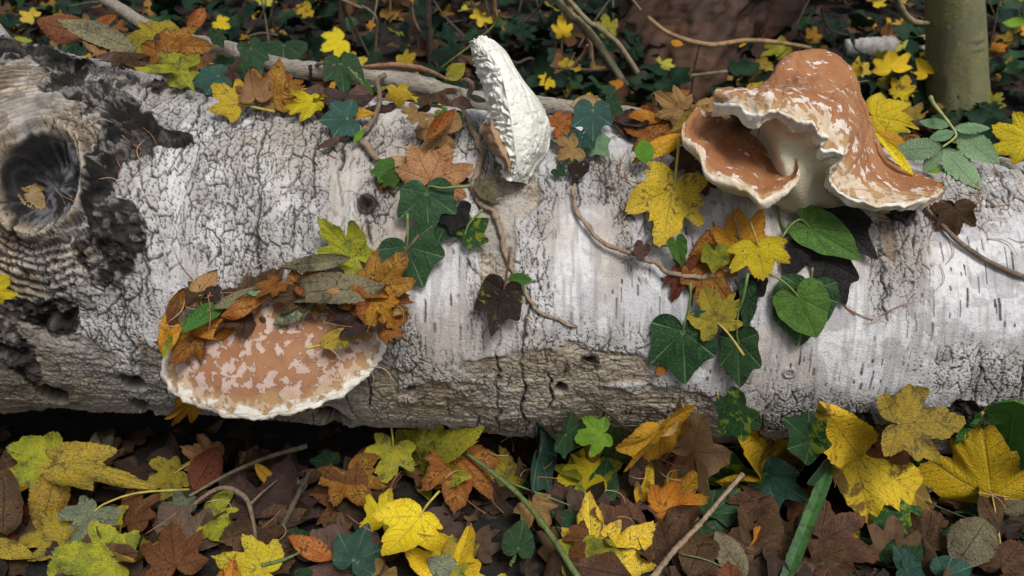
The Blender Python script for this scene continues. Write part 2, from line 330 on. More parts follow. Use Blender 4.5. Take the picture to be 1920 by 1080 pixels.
# ------------------------------------------------------------------ leaves: materials
def leaf_mat(name, a, b, spot=(.05, .03, .015), spots=.0, vein=(.6, .5, .2), veins=.5, rough=.6, edge=None, edges=0.0, trans=.12, fine=0.0, patch=None, patches=.0, spec=.18, sub_=.55):
    m, nt, p = mat_new(name); k = N(nt); uv = k.attr('leaf_uv').outputs['Vector']; rnd = k.n('ObjectInfo').outputs['Random']
    off = k.n('VectorMath', operation='ADD'); k.l(uv, off.inputs[0]); cx = k.n('CombineXYZ'); k.l(k.math('MULTIPLY', rnd, 37.0), cx.inputs[0]); k.l(k.math('MULTIPLY', rnd, 91.0), cx.inputs[2]); k.l(cx.outputs[0], off.inputs[1]); q = off.outputs[0]
    n1 = k.noise(q, 2.6, 3, .55); n2 = k.noise(q, 13, 4, .65); 
    c = k.mix(k.ramp(n1, .35, .65), a, b)
    if patches > 0: c = k.mix(k.math('MULTIPLY', k.ramp(k.noise(q, 2.2, 5, .62, .5), .60-.22*patches, .66-.18*patches), .9), c, patch)
    if spots > 0: c = k.mix(k.math('MULTIPLY', k.ramp(k.math('ADD', n2, k.math('MULTIPLY', k.math('SUBTRACT', n1, .5), .9)), .70-.20*spots, .76-.18*spots), .8), c, spot)
    if fine > 0: c = k.mix(k.math('MULTIPLY', k.ramp(k.noise(q, 34, 2, .6), .64-.12*fine, .70-.10*fine), .75), c, spot)
    if edges > 0: c = k.mix(k.math('MULTIPLY', k.ramp(k.math('ADD', k.attr('rim').outputs['Fac'], k.math('MULTIPLY', n1, .5)), 1.0, 1.35), edges), c, edge)
    sx = k.n('SeparateXYZ'); k.l(uv, sx.inputs[0]); sf = k.math('ABSOLUTE', k.math('SUBTRACT', k.math('FRACT', k.math('ADD', k.math('MULTIPLY', sx.outputs[2], 7.5), k.math('MULTIPLY', n1, .5))), .5))
    sv = k.math('MULTIPLY', k.ramp(sf, .07, .015), k.math('GREATER_THAN', sx.outputs[2], .06))
    net = k.n('TexVoronoi', feature='DISTANCE_TO_EDGE'); k.l(uv, net.inputs['Vector']); net.inputs['Scale'].default_value = 17
    v = k.math('MAXIMUM', k.attr('vein').outputs['Fac'], k.math('MULTIPLY', sv, sub_)); nv = k.ramp(net.outputs['Distance'], .10, .0)
    c = k.mix(k.math('MULTIPLY', nv, veins*.22), c, vein); c = k.mix(k.math('MULTIPLY', v, veins), c, vein)
    br = k.n('HueSaturation'); k.l(c, br.inputs['Color']); k.l(k.math('ADD', k.math('MULTIPLY', k.math('FRACT', k.math('MULTIPLY', rnd, 7.3)), .34), .80), br.inputs['Value'])
    k.l(k.math('ADD', k.math('MULTIPLY', k.math('FRACT', k.math('MULTIPLY', rnd, 3.9)), .03), .485), br.inputs['Hue']); c = br.outputs[0]
    k.l(c, p.inputs['Base Color']); p.inputs['Roughness'].default_value = rough; p.inputs['Specular IOR Level'].default_value = spec
    h = k.math('ADD', k.math('ADD', k.math('MULTIPLY', n2, .7), k.math('MULTIPLY', n1, 1.2)), k.math('ADD', k.math('MULTIPLY', v, -.7), k.math('MULTIPLY', nv, -.25))); k.l(k.bump(h, .0016, .9), p.inputs['Normal'])
    if trans > 0:
        t = k.n('BsdfTranslucent'); k.l(c, t.inputs[0]); mx = k.n('MixShader'); mx.inputs[0].default_value = trans
        k.l(p.outputs[0], mx.inputs[1]); k.l(t.outputs[0], mx.inputs[2]); k.l(mx.outputs[0], nt.nodes['Material Output'].inputs[0])
    return m
LM = dict(
 yel=leaf_mat('leaf_yellow', (.70, .50, .012), (.74, .57, .022), edge=(.36, .20, .03), edges=.45, spots=.12, fine=.3, vein=(.62, .46, .10), veins=.55, spot=(.10, .06, .015)),
 yels=leaf_mat('leaf_yellow_speckled', (.66, .48, .02), (.72, .56, .045), edge=(.34, .20, .03), edges=.4, spots=.45, fine=.55, vein=(.66, .55, .16), veins=.5, spot=(.11, .075, .03)),
 yelg=leaf_mat('leaf_yellow_green', (.38, .35, .022), (.22, .25, .024), spots=.55, fine=.6, vein=(.55, .52, .14), veins=.5, spot=(.08, .06, .025)),
 ylo=leaf_mat('leaf_mustard', (.36, .25, .022), (.26, .20, .028), spots=.65, fine=.8, vein=(.42, .33, .09), veins=.5, spot=(.08, .055, .025)),
 org=leaf_mat('leaf_orange', (.50, .21, .018), (.58, .29, .03), spots=.30, fine=.4, vein=(.30, .12, .02), veins=.5, spot=(.13, .05, .015), edge=(.20, .07, .015), edges=.6),
 orb=leaf_mat('leaf_orange_brown', (.27, .095, .018), (.42, .19, .036), spots=.6, fine=.5, vein=(.15, .06, .02), veins=.5, spot=(.06, .025, .012), edge=(.11, .045, .02), edges=.6),
 tan=leaf_mat('leaf_tan', (.42, .255, .105), (.36, .20, .075), spots=.25, fine=.35, vein=(.24, .13, .05), veins=.55, spot=(.12, .06, .025), edge=(.22, .11, .04), edges=.4),
 pal=leaf_mat('leaf_pale_tan', (.52, .37, .20), (.44, .28, .13), spots=.2, fine=.3, vein=(.30, .19, .09), veins=.5, spot=(.16, .09, .04)),
 brn=leaf_mat('leaf_brown', (.062, .035, .021), (.115, .060, .030), edge=(.15, .08, .035), edges=.5, spots=.4, fine=.4, vein=(.055, .03, .018), veins=.65, spot=(.03, .017, .01), trans=.1),
 red=leaf_mat('leaf_red_brown', (.13, .044, .020), (.18, .066, .027), spots=.35, fine=.3, vein=(.08, .028, .014), veins=.6, spot=(.05, .02, .01), trans=.15),
 dkb=leaf_mat('leaf_dark_brown', (.040, .024, .020), (.062, .036, .028), spots=.3, fine=.3, vein=(.09, .055, .045), veins=.4, spot=(.015, .01, .008), trans=.0),
 pnk=leaf_mat('leaf_mauve_brown', (.10, .060, .047), (.15, .09, .068), spots=.3, fine=.3, vein=(.10, .06, .045), veins=.5, spot=(.05, .028, .02), trans=.1),
 gry=leaf_mat('leaf_grey_olive', (.20, .175, .095), (.14, .125, .075), spots=.35, fine=.5, vein=(.075, .058, .032), veins=.7, spot=(.055, .042, .028), trans=.1),
 ggr=leaf_mat('leaf_grey_green', (.13, .16, .115), (.23, .25, .13), spots=.5, fine=.5, vein=(.24, .22, .10), veins=.5, spot=(.05, .06, .05), trans=.1, rough=.35),
 ivy=leaf_mat('ivy_dark_green', (.010, .040, .014), (.018, .062, .020), spots=.0, fine=.1, vein=(.26, .36, .18), veins=.85, spot=(.02, .03, .012), rough=.36, trans=.05, spec=.22, sub_=.16),
 ivb=leaf_mat('ivy_blue_green', (.012, .052, .038), (.022, .078, .055), spots=.0, fine=.1, vein=(.28, .40, .30), veins=.85, spot=(.02, .03, .02), rough=.36, trans=.05, spec=.22, sub_=.16),
 ivp=leaf_mat('ivy_patched_green', (.014, .060, .018), (.022, .085, .022), patch=(.20, .26, .02), patches=.45, sub_=.15, vein=(.20, .30, .12), veins=.5, rough=.3, trans=.08),
 grn=leaf_mat('leaf_fresh_green', (.062, .150, .028), (.085, .20, .036), spots=.0, fine=.1, vein=(.16, .28, .07), veins=.35, rough=.42, trans=.2),
 lim=leaf_mat('leaf_bright_green', (.13, .33, .03), (.20, .40, .04), fine=.1, vein=(.30, .46, .10), veins=.5, rough=.4, trans=.3),
 pgr=leaf_mat('leaf_pale_green', (.165, .285, .155), (.20, .33, .18), fine=.1, vein=(.42, .50, .30), veins=.6, rough=.5, trans=.2),
 blk=leaf_mat('leaf_blackened', (.012, .011, .010), (.022, .019, .018), vein=(.05, .042, .04), veins=.4, rough=.45, trans=0),
 ivd=leaf_mat('ivy_browned', (.035, .022, .016), (.022, .015, .012), patch=(.22, .30, .03), patches=.10, vein=(.075, .05, .04), veins=.5, rough=.42, trans=0),
 ydb=leaf_mat('leaf_yellow_blotched', (.60, .40, .02), (.54, .37, .025), patch=(.10, .055, .02), patches=.35, spots=.2, fine=.4, spot=(.12, .07, .02), vein=(.38, .26, .03), veins=.6),
)
def stalk_mat(name, a, rough=.6):
    m, nt, p = mat_new(name); k = N(nt); g = k.n('TexCoord').outputs['Object']; n = k.noise(g, 120, 3)
    k.l(k.mix(k.ramp(n, .35, .7), a, tuple(q*.6 for q in a)), p.inputs['Base Color']); p.inputs['Roughness'].default_value = rough; return m
SM = dict(yel=stalk_mat('stalk_yellow', (.42, .33, .06)), grn=stalk_mat('stalk_green', (.16, .22, .06)), brn=stalk_mat('stalk_brown', (.13, .075, .04)), tan=stalk_mat('stalk_tan', (.30, .20, .10)), red=stalk_mat('stalk_red', (.20, .07, .03)))
STALK = dict(yel='yel', yels='yel', yelg='yel', ylo='yel', ydb='tan', org='tan', orb='brn', tan='brn', pal='tan', brn='brn', red='red', dkb='brn', pnk='brn', gry='tan', ggr='yel', ivy='grn', ivb='grn', ivp='grn', grn='grn', lim='grn', pgr='grn', blk='brn', ivd='brn')

# ------------------------------------------------------------------ leaves: outlines and blades
OUT = dict(
 field=([(0, 1), (7, .98), (12, .90), (16, .84), (22, .84), (26, .77), (31, .62), (36, .565), (41, .63), (46, .80), (51, .92), (57, .96), (62, .91), (66, .84), (72, .82), (78, .72), (85, .58), (92, .54), (99, .59), (106, .66), (114, .67), (122, .59), (136, .44), (152, .28), (168, .12), (180, .03)], (0, 54, 110)),
 maple=([(0, 1.02), (4, .93), (9, .89), (12, .88), (16, .80), (22, .71), (29, .61), (33, .63), (37, .76), (42, .89), (46, .96), (50, .88), (55, .87), (59, .78), (67, .67), (74, .58), (79, .60), (86, .69), (93, .75), (100, .66), (113, .55), (130, .43), (150, .28), (168, .13), (180, .04)], (0, 46, 92)),
 field3=([(0, 1.02), (5, .97), (10, .86), (14, .80), (19, .77), (25, .66), (31, .56), (36, .55), (41, .62), (46, .75), (50, .80), (55, .77), (60, .68), (66, .63), (76, .54), (90, .44), (105, .34), (125, .24), (150, .14), (180, .03)], (0, 50, 88)),
 ivy=([(0, 1), (6, .92), (14, .81), (24, .735), (34, .71), (42, .76), (48, .83), (53, .85), (60, .80), (72, .68), (84, .63), (94, .65), (104, .69), (112, .68), (124, .60), (140, .46), (156, .31), (170, .15), (180, .05)], (0, 52, 106)),
 ivy3=([(0, 1), (6, .91), (14, .78), (24, .67), (32, .64), (40, .70), (47, .81), (52, .84), (58, .78), (70, .66), (84, .60), (100, .58), (118, .52), (138, .41), (156, .28), (172, .13), (180, .05)], (0, 50, 104)),
 heart=([(0, 1), (6, .92), (16, .80), (30, .71), (46, .64), (62, .58), (80, .53), (98, .50), (116, .46), (134, .38), (152, .27), (168, .14), (180, .05)], (0, 34, 74, 116)),
)
def rim_fn(kind, ang, rng, jit=.06):
    tab, vs_ = OUT[kind]; a = np.array([q[0] for q in tab], float); r = np.array([q[1] for q in tab], float)
    ph = rng.rand(3)*6.28; side = 1+jit*np.sin(np.radians(ang)*1.0+ph[0])+.6*jit*np.sin(np.radians(ang)*2.3+ph[1])+.35*jit*np.sin(np.radians(ang)*9+ph[2])
    if kind in ('field', 'maple', 'field3'):   # nibbled and torn margins
        side = side*(1+.035*np.sin(ang*1.9+ph[1]*9)*np.sin(ang*.53+ph[0]*5))
        for i in range(rng.randint(0, 4)): side = side*(1-rng.uniform(.08, .34)*np.exp(-((ang-rng.uniform(-130, 130))/rng.uniform(2.5, 7))**2))
    return np.interp(np.abs(ang), a, r)*side
def blade(kind, L, wf, rng, cup=0.0, fold=0.0, curl=.25, crumple=.03, bend=0.0, pleat=.05, res=2, twist=0.0, tooth=.05, holes=0):
    """one leaf blade in its own plane: stalk end at the origin, tip along +y, face along +z"""
    if kind in OUT:
        vv = OUT[kind][1]; vs_ = sorted({-v for v in vv} | set(vv)); step = (3.2, 4.5, 9)[2-res] if res < 3 else 3.2
        step = {2: 3.6, 1: 6.0, 0: 14.0}[res]
        base = [q[0] for q in OUT[kind][0]] if res > 0 else [q[0] for q in OUT[kind][0]][::3]
        ang = set(np.round(np.arange(-180, 180.1, step), 2)) | set(base) | {-b for b in base}
        if res > 0:
            for v in vs_: ang = {a for a in ang if abs(a-v) > 1.8 or a == v}; ang |= {v, v-1.9, v+1.9}
        ang = np.array(sorted(ang), float); rings = {2: [.10, .3, .5, .68, .84, .94, 1.0], 1: [.15, .45, .75, 1.0], 0: [.55, 1.0]}[res]
        rm = rim_fn(kind, ang, rng); rho = np.array(rings)[:, None]; RAD = rho*rm[None]; A = np.radians(ang)[None]+0*rho
        x = RAD*np.sin(A)*wf; y = RAD*np.cos(A); rim = np.repeat(rho, len(ang), 1)
        nearest = np.min(np.abs(ang[:, None]-np.array(vs_)[None]), 1); vein = np.where(nearest < .01, 1., 0.)[None]*(1-.55*rho**2)
        pl = np.clip(nearest/22., 0, 1)[None]*RAD; dl_ = np.radians(nearest)[None]; subv = RAD*np.cos(dl_)-.85*RAD*np.abs(np.sin(dl_))
        ph = rng.rand(8)*6.28; lob = np.sin(A*1.7+ph[0])+.7*np.sin(A*3.1+ph[1])
        z = cup*RAD**2+fold*np.abs(x)+pleat*pl+curl*.5*np.clip(rho-.35, 0, 1)**2*lob
        V = np.concatenate([[[0, 0, 0]], np.stack([x, y, z], -1).reshape(-1, 3)]); m = len(ang); K = len(rings)
        F = [(0, 1+i+1, 1+i) for i in range(m-1)]
        F += [(1+k*m+i, 1+k*m+i+1, 1+(k+1)*m+i+1, 1+(k+1)*m+i) for k in range(K-1) for i in range(m-1)]
        vein = np.concatenate([[1], vein.ravel()]); rim = np.concatenate([[0], rim.ravel()]); uvv = V.copy(); uvv[:, 2] = np.concatenate([[0], subv.ravel()])
    else:
        nt = {2: 37, 1: 19, 0: 6}[res]; cols = {2: [-1, -.85, -.6, -.35, -.03, 0, .03, .35, .6, .85, 1], 1: [-1, -.5, -.04, 0, .04, .5, 1], 0: [-1, 0, 1]}[res]
        t = np.linspace(0, 1, nt)[:, None]; v = np.array(cols)[None]
        W = dict(oval=.50, lance=.30, round=.72, blade=.085)[kind]
        w = W*.5*wf*np.sin(math.pi*np.clip(t, 0, 1)**(.80 if kind != 'round' else .72))**(.85 if kind != 'blade' else .4)
        if kind == 'blade': w = W*.5*wf*np.clip((1-t)*6, 0, 1)**.6*(.75+.25*np.clip(t*5, 0, 1))
        saw = 1+tooth*(((t*15) % 1)-.5)*2*(np.abs(v) > .9)
        x = w*v*saw; y = t-.06*np.abs(v)*0+np.abs(v)*w*.15; nv = {2: 7, 1: 6, 0: 1}[res]
        phs = (t-.22*np.abs(v))*nv*1.0; side = np.clip(1-np.abs((phs % 1)-.5)*7, 0, 1)*(np.abs(v) > .1) if res > 0 and kind != 'blade' else 0*phs
        vein = np.maximum(np.where(np.abs(v) < .01, 1., 0.)+0*t, side*.55); rim = np.abs(v)+0*t
        z = cup*(x*x+(y-.5)**2)+fold*np.abs(x)+pleat*.25*np.cos(phs*6.283)*np.abs(x)*2+curl*.5*np.abs(v)**3*np.sin(t*5+rng.rand()*6)*W
        V = np.stack([x, y, z], -1).reshape(-1, 3); nc_ = len(cols)
        F = [tuple(f)[::-1] for f in grid_faces(nt, nc_)]; vein = vein.ravel(); rim = rim.ravel(); uvv = V.copy(); uvv[:, 2] = (phs/7.0).ravel()*0-1
    ph = rng.rand(12)*6.28; fr = rng.uniform(4, 9, 6)
    for i in range(4): V[:, 2] += crumple*.5*np.sin(fr[i]*(V[:, 0]*math.cos(ph[i])+V[:, 1]*math.sin(ph[i]))+ph[i+4])
    V[:, 2] -= V[0, 2] if kind in OUT else V[len(V)//(2*max(1, 1))*0, 2]
    if twist: a = twist*V[:, 1]; x_, z_ = V[:, 0].copy(), V[:, 2].copy(); V[:, 0] = x_*np.cos(a)-z_*np.sin(a); V[:, 2] = x_*np.sin(a)+z_*np.cos(a)
    if abs(bend) > 1e-3: th = bend*V[:, 1]; r0 = 1/bend-V[:, 2]; V[:, 1] = r0*np.sin(th); V[:, 2] = 1/bend-r0*np.cos(th)
    return V*L, F, vein, rim, uvv
def push_off_log(P, gap=.0015):
    rr, d, zc = log_outer_v(P); need = np.clip(rr+gap-d, 0, .05); near = d < rr+gap
    if near.any():
        e = np.stack([0*d, P[:, 1]/d, (P[:, 2]-zc)/d], 1); P = P+e*need[:, None]
    return P
def frame(P0, P1, n, roll=0.0):
    y = nrm(np.asarray(P1)-P0); n = nrm(n-y*np.dot(n, y)); x = np.cross(y, n)
    if roll: c, s = math.cos(roll), math.sin(roll); x, n = x*c+n*s, n*c-x*s
    return np.stack([x, y, n], 1)
LEAF_COUNT = [0]
def put_leaf(name, kind, mk, P0, P1, n, wf=1.0, roll=0.0, seed=None, parent=None, res=2, petiole=None, off_log=True, prad=.0011, **kw):
    """blade placed with its stalk end at P0 and its tip at P1, facing n; returns the object"""
    LEAF_COUNT[0] += 1; rng = np.random.RandomState(seed if seed is not None else LEAF_COUNT[0]*7+3)
    P0 = np.asarray(P0, float); P1 = np.asarray(P1, float); L = np.linalg.norm(P1-P0); M = frame(P0, P1, n, roll)
    V, F, vein, rim, uv = blade(kind, L, wf, rng, res=res, **kw)
    W = V@M.T+P0
    if off_log: W = push_off_log(W)
    g = ground_z(W[:, 0], W[:, 1])-.006; W[:, 2] = np.maximum(W[:, 2], g)
    po = np.array(parent.location) if parent is not None else np.zeros(3)
    o = link(name, mesh_from(name, W-P0, F, LM[mk], dict(vein=vein, rim=rim, leaf_uv=uv)), parent, loc=P0-po)
    if petiole is not None:
        Q = [W[0]+M@np.array([0, .02*L, -.0004]), W[0]]+[np.asarray(q, float) for q in petiole]
        tv, tf, _ = tube(Q, [prad*.8, prad*.9, prad*1.3], 12, 5, .1, LEAF_COUNT[0])
        link('stalk', mesh_from('stalk', tv-P0, tf, SM[STALK[mk]]), o)
    return o
TOC = lambda P: nrm(CAM-P)
def leaf_px(label, kind, mk, b, t, surf='L', f=.35, lift=.006, wf=1.0, name='fallen_leaf', cat='leaf', group=None, parent=None, stalk=None, tilt=None, **kw):
    """b, t: pixel of the stalk end and of the tip; the lower of the two touches the surface, the blade leans by f towards the viewer's side"""
    P, n = hit(surf, *(b if b[1] >= t[1] else t), lift); nn = nrm((1-f)*n+f*TOC(P)) if tilt is None else nrm(np.asarray(tilt, float))
    def onp(q): d = ray(*q); return CAM+d*(np.dot(P-CAM, nn)/np.dot(d, nn))
    P0, P1 = onp(b), onp(t); pet = None
    if surf == 'G':                        # a leaf propped on the log rests on its bark instead of sinking in
        for i, (px, q) in enumerate(((b, P0), (t, P1))):
            if log_sdf(q) < .012:
                s = hit_log(px[0], px[1], .005+.4*lift)
                if i == 0: P0 = s
                else: P1 = s
        if log_sdf(P0) < .02 or log_sdf(P1) < .02: nn = nrm(.35*nn+.65*TOC(P0))
    if stalk is not None:
        pts = stalk if isinstance(stalk[0], (tuple, list)) else [stalk]
        pet = [onp(q)+nn*.003*(i+1) for i, q in enumerate(pts)]
    o = put_leaf(name, kind, mk, P0, P1, nn, wf=wf, parent=parent, petiole=pet, **kw)
    if parent is None:
        o['label'] = label; o['category'] = cat
        if group: o['group'] = group
    elif label: o['label'] = label
    return o
# ------------------------------------------------------------------ bracket fungi
def fungus_skin(name, a, b, flake, amt, sc=38, rimw=.85):
    m, nt, p = mat_new(name); k = N(nt); g = k.n('TexCoord').outputs['Object']; rim = k.attr('rim').outputs['Fac']
    n1 = k.noise(g, 20, 3, .6); n2 = k.noise(g, sc, 6, .62, .25); n3 = k.noise(g, 420, 3, .6); n4 = k.noise(g, 140, 3, .6)
    c = k.mix(k.ramp(n1, .38, .62), a, b); c = k.mix(k.math('MULTIPLY', k.ramp(n4, .5, .75), .4), c, tuple(q*.55 for q in a))
    th = k.math('SUBTRACT', n2, k.math('MULTIPLY', k.math('SUBTRACT', 1.0, k.ramp(rim, .55, 1.0)), amt[0])); th = k.math('ADD', th, k.math('MULTIPLY', k.ramp(rim, .86, 1.0), amt[1]))
    fl = k.ramp(th, .470, .492)
    c = k.mix(k.math('MULTIPLY', fl, k.math('ADD', k.math('MULTIPLY', k.ramp(n4, .3, .6), .25), .68)), c, flake)
    c = k.mix(k.math('MULTIPLY', k.ramp(k.math('ADD', rim, k.math('MULTIPLY', k.math('SUBTRACT', n1, .5), .5)), .82, .95), .55), c, (.46, .32, .15))
    c = k.mix(k.ramp(k.math('ADD', rim, k.math('MULTIPLY', k.math('SUBTRACT', n2, .5), .45)), rimw+.04, rimw+.10), c, (.72, .69, .62))
    k.l(c, p.inputs['Base Color']); p.inputs['Roughness'].default_value = .78; p.inputs['Specular IOR Level'].default_value = .35
    h = k.math('ADD', k.math('MULTIPLY', fl, .5), k.math('MULTIPLY', n3, .35)); k.l(k.bump(h, .0016, .8), p.inputs['Normal']); return m
def fungus_pore(name, a, b, stain=(.45, .36, .22), pits=0):
    m, nt, p = mat_new(name); k = N(nt); g = k.n('TexCoord').outputs['Object']; n1 = k.noise(g, 30, 4, .6); n3 = k.noise(g, 380, 3, .6)
    c = k.mix(k.ramp(n1, .40, .65), a, b); c = k.mix(k.math('MULTIPLY', k.ramp(k.noise(g, 14, 3), .52, .7), .5), c, stain)
    c = k.mix(k.math('MULTIPLY', k.ramp(k.noise(k.scale(g, (90, 90, 260)), 1, 4, .6), .60, .68), pits), c, (.20, .19, .16)); k.l(c, p.inputs['Base Color']); p.inputs['Roughness'].default_value = .8; k.l(k.bump(n3, .0018, .7), p.inputs['Normal']); return m
SKIN_A = fungus_skin('polypore_skin', (.34, .165, .080), (.27, .120, .055), (.52, .39, .33), (.052, .05), 95, .91)
SKIN_C = fungus_skin('polypore_skin_smooth', (.36, .165, .070), (.29, .120, .048), (.70, .62, .55), (.145, .02), 95, .955)
PORE = fungus_pore('polypore_pores', (.66, .60, .44), (.58, .50, .34))
RIMW = fungus_pore('polypore_white_rim', (.78, .75, .67), (.60, .52, .39), (.50, .34, .18))
LIP = fungus_pore('polypore_lip', (.70, .62, .48), (.56, .40, .24), (.40, .22, .10))
WHITE = fungus_pore('polypore_bleached', (.80, .79, .72), (.66, .67, .60), (.54, .53, .45), .8)

# --- A: shelf growing from the front of the log
def make_shelf():
    n = nrm([.03, -.50, .86]); P0 = hit_log(512, 592)
    def onp(X, Y, drop=.0): d = ray(X, Y); q = P0-n*drop; return CAM+d*(np.dot(q-CAM, n)/np.dot(d, n))
    rim_px = [(352, 596), (322, 636), (305, 668), (302, 694), (312, 716), (338, 740), (380, 760), (430, 770), (485, 778), (535, 770), (585, 757), (628, 738), (668, 712), (697, 686), (714, 655), (719, 630), (706, 602)]
    rim = crom([onp(X, Y, .020) for X, Y in rim_px], 150); c0 = onp(515, 588, .0)
    rng = np.random.RandomState(4); nr_ = 44; rho = np.linspace(0, 1, nr_)**.85; C = 150
    P = c0[None, None]*(1-rho[:, None, None])+rim[None]*rho[:, None, None]
    dome = .026*(1-rho**2.6); a = np.linspace(0, 1, C)
    P = P+n*(dome[:, None, None])
    X, Y = P[..., 0], P[..., 1]; lump = .006*fbm(X*22, Y*22, 3, 101)*np.sin(np.clip(rho, 0, 1)*math.pi)[:, None]+.0010*fbm(X*150, Y*150, 2, 102)+.0022*(rho[:, None] > .85)*fbm(X*120, Y*120, 2, 103)
    P = P+n*lump[..., None]
    out = rim-c0; out /= np.linalg.norm(out, axis=1)[:, None]; wavy = (.004*fbm(a*16, a*0, 3, 104)+.0018*fbm(a*55, a*0+3, 2, 105))
    P += out[None]*(wavy[None, :, None]*(rho**4)[:, None, None])
    root = link('bracket_fungus', None, loc=P0, label='round brown shelf fungus with flaking skin and white rim, heaped with leaves', cat='fungus')
    rimA = np.repeat(rho[:, None], C, 1)
    link('cap', mesh_from('cap', P.reshape(-1, 3)-P0, grid_faces(nr_, C), SKIN_A, dict(rim=rimA.ravel())), root)
    e = P[-1]; tkA = (.55+.9*np.clip(.5+fbm(a*14, a*0+2, 3, 106), 0, 1.2))[:, None]; rows = [e-out*.0012+n*.0006, e+out*(.0020+.0022*fbm(a*70, a*0+8, 2, 107))[:, None]-n*.003*tkA, e+out*.0028*rng.rand(C, 1)-n*.0065*tkA, e-out*.003-n*.010*tkA]
    R = np.stack(rows); R = crom(R, 12); R += (n+out*.8)*(.0022*fbm(R[..., 0]*230, R[..., 1]*230+R[..., 2]*200, 3, 108))[..., None]*np.sin(np.linspace(0, math.pi, 12))[:, None, None]
    link('rim', mesh_from('rim', R.reshape(-1, 3)-P0, grid_faces(12, C), RIMW), root)
    inner = np.array([hit_log(512, 640)])[0]+np.array([0, .03, -.02]); lo = R[-1]
    Q = np.stack([lo*(1-t)+inner*t-n*.012*math.sin(t*math.pi) for t in np.linspace(0, 1, 12)])
    link('pore_surface', mesh_from('pore_surface', Q.reshape(-1, 3)-P0, grid_faces(12, C), PORE), root)
    global SHELF_P, SHELF_N; SHELF_P, SHELF_N = c0+n*.012, n
    print('shelf size', np.ptp(rim[:, 0]), np.linalg.norm(rim[75]-c0))
make_shelf()
_hit0 = hit
def hit(surf, X, Y, lift=0.0):
    if surf == 'A':
        q = SHELF_P+SHELF_N*lift; d = ray(X, Y); return CAM+d*(np.dot(q-CAM, SHELF_N)/np.dot(d, SHELF_N)), SHELF_N
    return _hit0(surf, X, Y, lift)

def loft(rows, nr_, nc_):
    P = np.array([[on_y(*q) for q in r] for r in rows]); P = crom(P, nr_); return crom(P.transpose(1, 0, 2), nc_).transpose(1, 0, 2)
def gnorm(P):
    a = np.gradient(P, axis=0); b = np.gradient(P, axis=1); n = np.cross(a, b); return n/(np.linalg.norm(n, axis=-1)[..., None]+1e-12)
def facing(P, n):                          # flip so that it points to the outside seen from the camera
    s = np.sign(np.sum(n*(CAM-P), -1).mean()); return n*s

